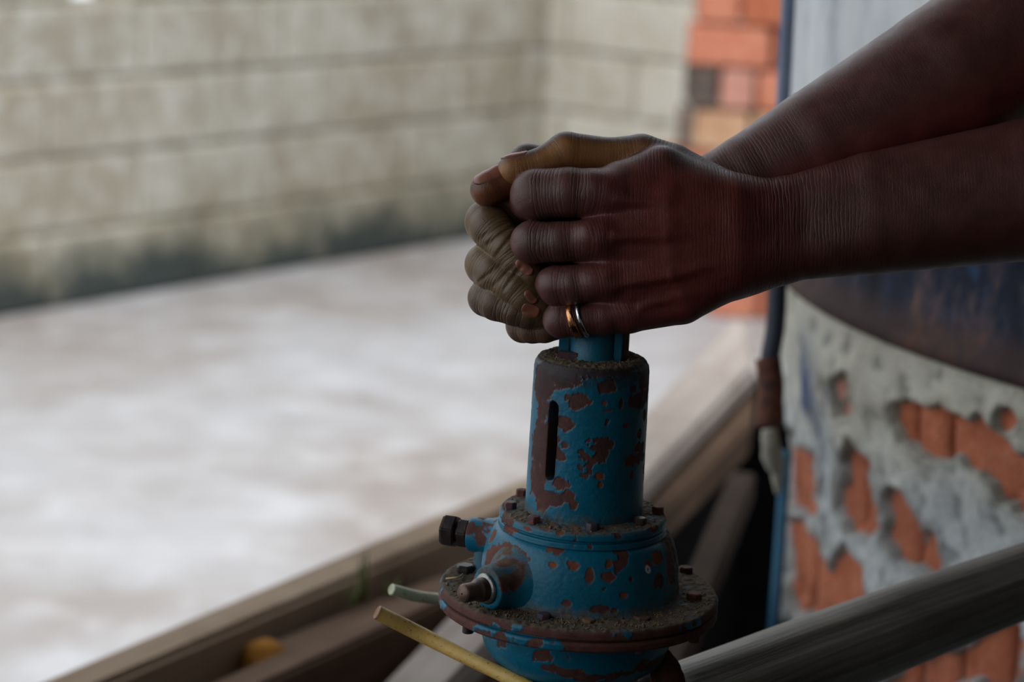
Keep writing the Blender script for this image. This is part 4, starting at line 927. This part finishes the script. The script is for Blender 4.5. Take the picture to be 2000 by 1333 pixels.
person = empty('person', (1.0, 1.3, -1.25 if False else 0.0)); tag(person, 'dark-skinned person leaning in from the right, both hands clasped on the pump plunger', 'person')
def build_arm(arm, lo, hi, h, adir, lo2, hi2):
    adir = np.array(adir, float); adir /= np.linalg.norm(adir)
    for c in arm.fingers: c.u = c.u-c.u[0]+c.p[0]@adir
    pset = set(id(c) for c in arm.palm)
    lo, hi = np.array(lo, float), np.array(hi, float)
    V, Q = surface_nets(arm.sdf, lo, hi, h)
    V2, Q2 = surface_nets(arm.sdf, np.array(lo2, float), np.array(hi2, float), 2.6)   # elbow and upper arm, outside the frame
    Q = np.vstack([Q, Q2+len(V)]); V = np.vstack([V, V2])
    eps = .35
    for _ in range(2):
        k4 = np.array([[1, -1, -1], [-1, -1, 1], [-1, 1, -1], [1, 1, 1]], float); vals = [arm.sdf(V+k*eps) for k in k4]
        g_ = sum(k[None]*v[:, None] for k, v in zip(k4, vals))/(4*eps); d = sum(vals)/4; gl_ = np.sqrt((g_*g_).sum(1))
        V = V-g_/np.maximum(gl_, .3)[:, None]**2*np.clip(d, -.5, .5)[:, None]*.9
    N = g_/np.maximum(gl_, 1e-6)[:, None]
    chains = arm.palm+arm.fingers; ws = []; us = 0; ms = 0; cs = 0; tot = 0
    ub = np.zeros(len(V)); bd = np.full(len(V), 1e9)
    for ci, c in enumerate(chains):
        d, u, wv, v = c.sdf(V, True); w_ = np.exp(-np.clip(d, -25, 40)/3.2)+1e-9
        pl = sst(-.15, .55, (N@(c.pdir/np.linalg.norm(c.pdir))))*c.pal
        cc = c.dors[None]*(1-pl[:, None])+c.palm[None]*pl[:, None]
        cs = cs+cc*w_[:, None]; ms = ms+wv*(1-.6*pl)*w_; tot = tot+w_
        if id(c) in pset: u = V@adir
        m_ = d < bd; bd = np.where(m_, d, bd); ub = np.where(m_, u, ub)
    colr = cs/tot[:, None]; mask = ms/tot
    nz_ = fbm(V*.11+3, 4); colr = colr*(.72+.56*nz_[:, None])
    wr = np.stack([ub, V[:, 1]*.22, V[:, 2]*.22], 1)
    return V, Q, colr, mask, wr, N
lo = J(880, 720, -260); hi = J(2560, 160, 230)
lo, hi = np.minimum(lo, hi)-5, np.maximum(lo, hi)+5
for c_ in near.fingers: c_.w = c_.w*.62
for c_ in near.palm[2:6]: c_.w = c_.w*np.array([1, .55, .5, .5, .6])
XC = J(2070, 0, 0)[0]
V, Q, colr, mask, wr, N = build_arm(near, [J(960, 0, 0)[0], J(0, 700, 0)[1]-8, -1390], [XC, J(0, 170, 0)[1], -1150], .85, (-1, 0, 0), [XC-3.5, -60, -1420], [700, 330, -900])
def fingercol(V, colr):
    return colr
arm1 = mesh('arm', cam2world(V), Q, M['skin'], person, True, {'mask': mask, 'wr': wr}, colr); arm1['label'] = 'nearer arm with the back of its hand facing out'
V, Q, colr, mask, wr, N = build_arm(far, [J(870, 0, 0)[0], J(0, 700, 0)[1]-8, -1395], [XC, J(0, -230, 0)[1], -1190], .85, (-.88, -.46, 0), [XC-3.5, -20, -1480], [680, 420, -1180])
arm2 = mesh('arm', cam2world(V), Q, M['skin'], person, True, {'mask': mask, 'wr': wr}, colr); arm2['label'] = 'farther arm with dusty fingers curled round the front'
# ---- nails, laid on the skin surface
def nail(arm, parent, cpx, axis_px, nrm_px, L, W, name='fingernail', label=None):
    c = J(*cpx); ax_ = np.array(axis_px, float)*np.array([1, -1, -1]); ax_ /= np.linalg.norm(ax_)
    n_ = np.array(nrm_px, float)*np.array([1, -1, -1]); n_ = n_-ax_*(n_@ax_); n_ /= np.linalg.norm(n_); sd = np.cross(n_, ax_)
    a = 13; bq = 13; L *= PX; W *= PX; pts = []; 
    for i_ in range(a):
        for j_ in range(bq):
            u, v = i_/(a-1)*2-1, j_/(bq-1)*2-1
            x_ = u*math.sqrt(max(0, 1-.45*v*v)); y_ = v*math.sqrt(max(0, 1-.38*u*u))
            pts.append(c+ax_*x_*L/2+sd*y_*W/2)
    pts = np.array(pts)+n_*14; 
    for _ in range(40): pts = pts-n_*np.clip(arm.sdf(pts), -2, 3)[:, None]*.8
    uu = np.repeat(np.linspace(-1, 1, a), bq); vv = np.tile(np.linspace(-1, 1, bq), a); edge_ = np.maximum(np.abs(uu), np.abs(vv))
    free = sst(.5, 1., uu)
    outer = pts+n_*(.42-.40*sst(.75, 1, np.maximum(-uu, np.abs(vv)))+.35*free)[:, None]; inner = pts-n_*.5
    Fl = []; I_ = lambda i_, j_: i_*bq+j_; NN = a*bq
    for i_ in range(a-1):
        for j_ in range(bq-1): Fl.append((I_(i_, j_), I_(i_+1, j_), I_(i_+1, j_+1), I_(i_, j_+1)))
    rim = [I_(i_, 0) for i_ in range(a)]+[I_(a-1, j_) for j_ in range(1, bq)]+[I_(i_, bq-1) for i_ in range(a-2, -1, -1)]+[I_(0, j_) for j_ in range(bq-2, 0, -1)]
    for p_, q_ in zip(rim, rim[1:]+rim[:1]): Fl.append((q_, p_, p_+NN, q_+NN))
    o = mesh(name, cam2world(np.vstack([outer, inner])), Fl, M['nail'], None); o.parent = parent; o.location = -np.array(person.location)
    o.data.materials.append(M['nail_edge'])
    o.data.polygons.foreach_set('material_index', [0]*((a-1)*(bq-1))+[1]*len(rim))
    if label: o['label'] = label
    return o
nail(far, arm2, (958, 350, -25), (-1, .50, 0), (.30, -.84, -.46), 66, 40, label='broad pinkish thumbnail with dirt under its edge')
nail(near, arm1, (1006, 306, -22), (-1, .30, 0), (-.10, -1, .10), 56, 42, label='thumbnail seen edge-on')
nail(far, arm2, (1024, 522, -55), (.75, .62, 0), (.15, .15, -1), 40, 22)
nail(far, arm2, (1033, 584, -56), (.72, .66, 0), (.45, -.35, -1), 30, 17)
nail(far, arm2, (1035, 612, -45), (.96, .22, 0), (.15, -.35, -1), 36, 20)
# ---- rings on the near little finger
def ring(px, py, dz, tilt, R_, wd, m, label):
    c = J(px, py, dz); ax_ = np.array([.93, .27, .26]); x, y, z = frame(ax_)
    prof = [(R_-.35, -wd/2), (R_+.55, -wd*.46), (R_+.95, -wd*.2), (R_+.95, wd*.2), (R_+.55, wd*.46), (R_-.35, wd/2), (R_-.35, -wd/2)]
    V, Fc = lathe(c, ax_, prof, 72); o = mesh('ring', cam2world(V), Fc, m); return tag(o, label, 'ring')
ring(1124, 625, -66, .22, 9.3, 3.9, M['copper'], 'copper-coloured finger ring on the little finger, left of the silver one')
ring(1140, 622, -67, .22, 9.4, 2.4, M['silver'], 'slim silver finger ring on the little finger, right of the copper one')

# ---- the rest of the person stands outside the frame to the right
class Blob:
    """smooth union of world-space capsules: (p0, p1, r0, r1)"""
    def __init__(s, caps, k, cuts=(), sub=()): s.caps = caps; s.k = k; s.cuts = cuts; s.sub = sub
    def sdf(s, q):
        d = None
        for p0, p1, r0, r1 in s.caps:
            a, b_ = np.array(p0)*1000., np.array(p1)*1000.; ab = b_-a; t = np.clip(((q-a)@ab)/max(ab@ab, 1e-6), 0, 1); v = q-a-t[:, None]*ab
            dc = np.sqrt((v*v).sum(1))-(r0+(r1-r0)*t)*1000; d = dc if d is None else smin(d, dc, s.k)
        for c_, r_, dep in s.sub:
            v = q-np.array(c_)*1000; d = d+dep*np.exp(-(v*v).sum(1)/(r_*1000)**2)
        for c_, n_ in s.cuts: d = np.maximum(d, (q-np.array(c_)*1000)@np.array(n_, float))
        return d
def blob_mesh(name, b, lo, hi, h, m, col=None, parent=person, label=None):
    V, Q = surface_nets(b.sdf, np.array(lo)*1000., np.array(hi)*1000., h)
    at = {'mask': np.full(len(V), .05), 'wr': V} if col is not None else None
    o = mesh(name, V/1000, Q[:, ::1], m, parent, True, at, None if col is None else np.tile(col, (len(V), 1)))
    if label: o['label'] = label
    return o
def m_cloth(name, a, b_):
    t = NT(name); v = t.coord('World'); n = t.noise(v, 6, 5, .6); n2 = t.noise(v, 700, 2)
    return t.out(t.mix(n, a, b_), .9, t.bump(n2, .3, .0006, t.bump(n, .6, .02)), 0, .2)
M['shirt'] = m_cloth('faded_grey_cotton', lin(70, 72, 76), lin(92, 94, 98)); M['denim'] = m_cloth('dark_trousers', lin(36, 40, 50), lin(54, 58, 68)); M['shoe'] = m_cloth('brown_leather', lin(52, 38, 30), lin(70, 52, 40))
M['hair'] = m_cloth('short_black_hair', lin(14, 12, 12), lin(26, 22, 22)); M['eyewhite'] = m_nail('eye_white', lin(214, 206, 196)); M['iris'] = m_nail('iris', lin(30, 18, 14))
NS, FS = (.62, 1.04, 1.37), (.60, 1.40, 1.40)
ns = np.array([.50, 1.12, 1.29]); fs_ = np.array([.45, 1.35, 1.40])
u1 = (ns-np.array(NS)); u1 /= np.linalg.norm(u1); u2 = fs_-np.array(FS); u2 /= np.linalg.norm(u2)
torso = Blob([(NS, FS, .060, .060), ((.66, 1.13, 1.33), (.70, 1.14, 1.0), .105, .100), ((.66, 1.31, 1.33), (.70, 1.30, 1.0), .105, .100), ((.61, 1.22, 1.45), (.64, 1.22, 1.38), .062, .075), ((.70, 1.14, .98), (.72, 1.30, .98), .108, .108)], 60, [((.7, 1.2, .91), (0, 0, -1)), ((.598, 1.22, 1.475), (-.45, 0, .89))])
blob_mesh('shirt', torso, (.45, .93, .86), (.88, 1.52, 1.52), 5, M['shirt'])
for nm, a_, u_ in (('sleeve', np.array(NS), u1), ('sleeve', np.array(FS), u2)):
    e_ = a_+u_*.17; bb = Blob([(tuple(a_), tuple(e_), .066, .060)], 10, [(tuple(a_+u_*.125), tuple(u_))])
    blob_mesh(nm, bb, a_-.2, a_+.2, 4, M['shirt'])
legs = Blob([((.71, 1.15, .93), (.72, 1.29, .93), .108, .108), ((.71, 1.13, .88), (.68, 1.10, .48), .088, .060), ((.68, 1.10, .48), (.76, 1.10, .10), .060, .050), ((.72, 1.31, .88), (.74, 1.33, .48), .088, .060), ((.74, 1.33, .48), (.86, 1.33, .10), .060, .050)], 40, [((.7, 1.2, .07), (0, 0, -1)), ((.7, 1.2, .955), (0, 0, 1))])
blob_mesh('trousers', legs, (.5, .96, .03), (1.0, 1.46, 1.02), 6, M['denim'])
for y_, x_ in ((1.10, .76), (1.33, .86)):
    sh = Blob([((x_+.03, y_, .045), (x_-.14, y_-.005, .032), .046, .040), ((x_, y_, .06), (x_, y_, .11), .05, .045)], 30, [((0, 0, .002), (0, 0, -1)), ((0, 0, .115), (0, 0, 1))])
    blob_mesh('shoe', sh, (x_-.25, y_-.1, -.02), (x_+.13, y_+.1, .16), 4, M['shoe'])
hf = np.array([-.86, 0, -.51]); hu = np.array([-.51, 0, .86]); hs_ = np.array([0, 1., 0]); hc = np.array([.545, 1.22, 1.635])
def HP(f_, s_, u_): return tuple(hc+hf*f_+hs_*s_+hu*u_)
hcap = [(HP(-.02, 0, .03), HP(.0, 0, .03), .088, .082), (HP(.01, -.012, -.02), HP(.01, .012, -.02), .070, .070), (HP(.035, 0, -.05), HP(.052, 0, -.085), .046, .030), (HP(.045, -.02, -.03), HP(.045, .02, -.03), .038, .038),
        (HP(.074, -.03, .022), HP(.074, .03, .022), .014, .014), (HP(.086, 0, .005), HP(.104, 0, -.026), .009, .012), (HP(.094, -.012, -.030), HP(.094, .012, -.030), .009, .009), (HP(.086, -.016, -.055), HP(.086, .016, -.055), .009, .009), (HP(.082, -.013, -.066), HP(.082, .013, -.066), .009, .009),
        (HP(-.012, -.080, -.01), HP(-.016, -.084, .018), .010, .014), (HP(-.012, .080, -.01), HP(-.016, .084, .018), .010, .014), (HP(-.04, 0, -.03), (.615, 1.22, 1.43), .056, .060)]
head = Blob(hcap, 14, [((.66, 1.22, 1.40), (.3, 0, -.95))], [(HP(.088, -.031, .004), .013, 7), (HP(.088, .031, .004), .013, 7), (HP(.097, 0, -.0605), .006, 2)])
blob_mesh('head', head, (.36, 1.08, 1.36), (.72, 1.36, 1.80), 3, M['skin'], lin(88, 52, 44))
hb = Blob([(HP(-.028, 0, .038), HP(-.006, 0, .044), .089, .084)], 10, [(HP(.0, 0, .012), tuple(hf*.55-hu*.83)), (HP(.052, 0, .05), tuple(hf))])
blob_mesh('hair', hb, (.36, 1.08, 1.46), (.72, 1.36, 1.82), 3, M['hair'])
for sg in (-1, 1):
    V, Fc = lathe(HP(.072, sg*.031, .004), hf, [(.0003, -.012)]+[(.012*math.sin(a), -.012*math.cos(a)) for a in np.linspace(.3, 3.0, 12)]+[(.0003, .012)], 24)
    eye = mesh('eye', V, Fc, M['eyewhite'], person)
    V, Fc = lathe(np.array(HP(.072, sg*.031, .004))+hf*.0112, hf, [(.0003, .0012), (.004, .0009), (.0055, .0)], 20)
    ir = mesh('iris', V, Fc, M['iris'], None); ir.parent = eye; ir.location = -np.array(person.location)
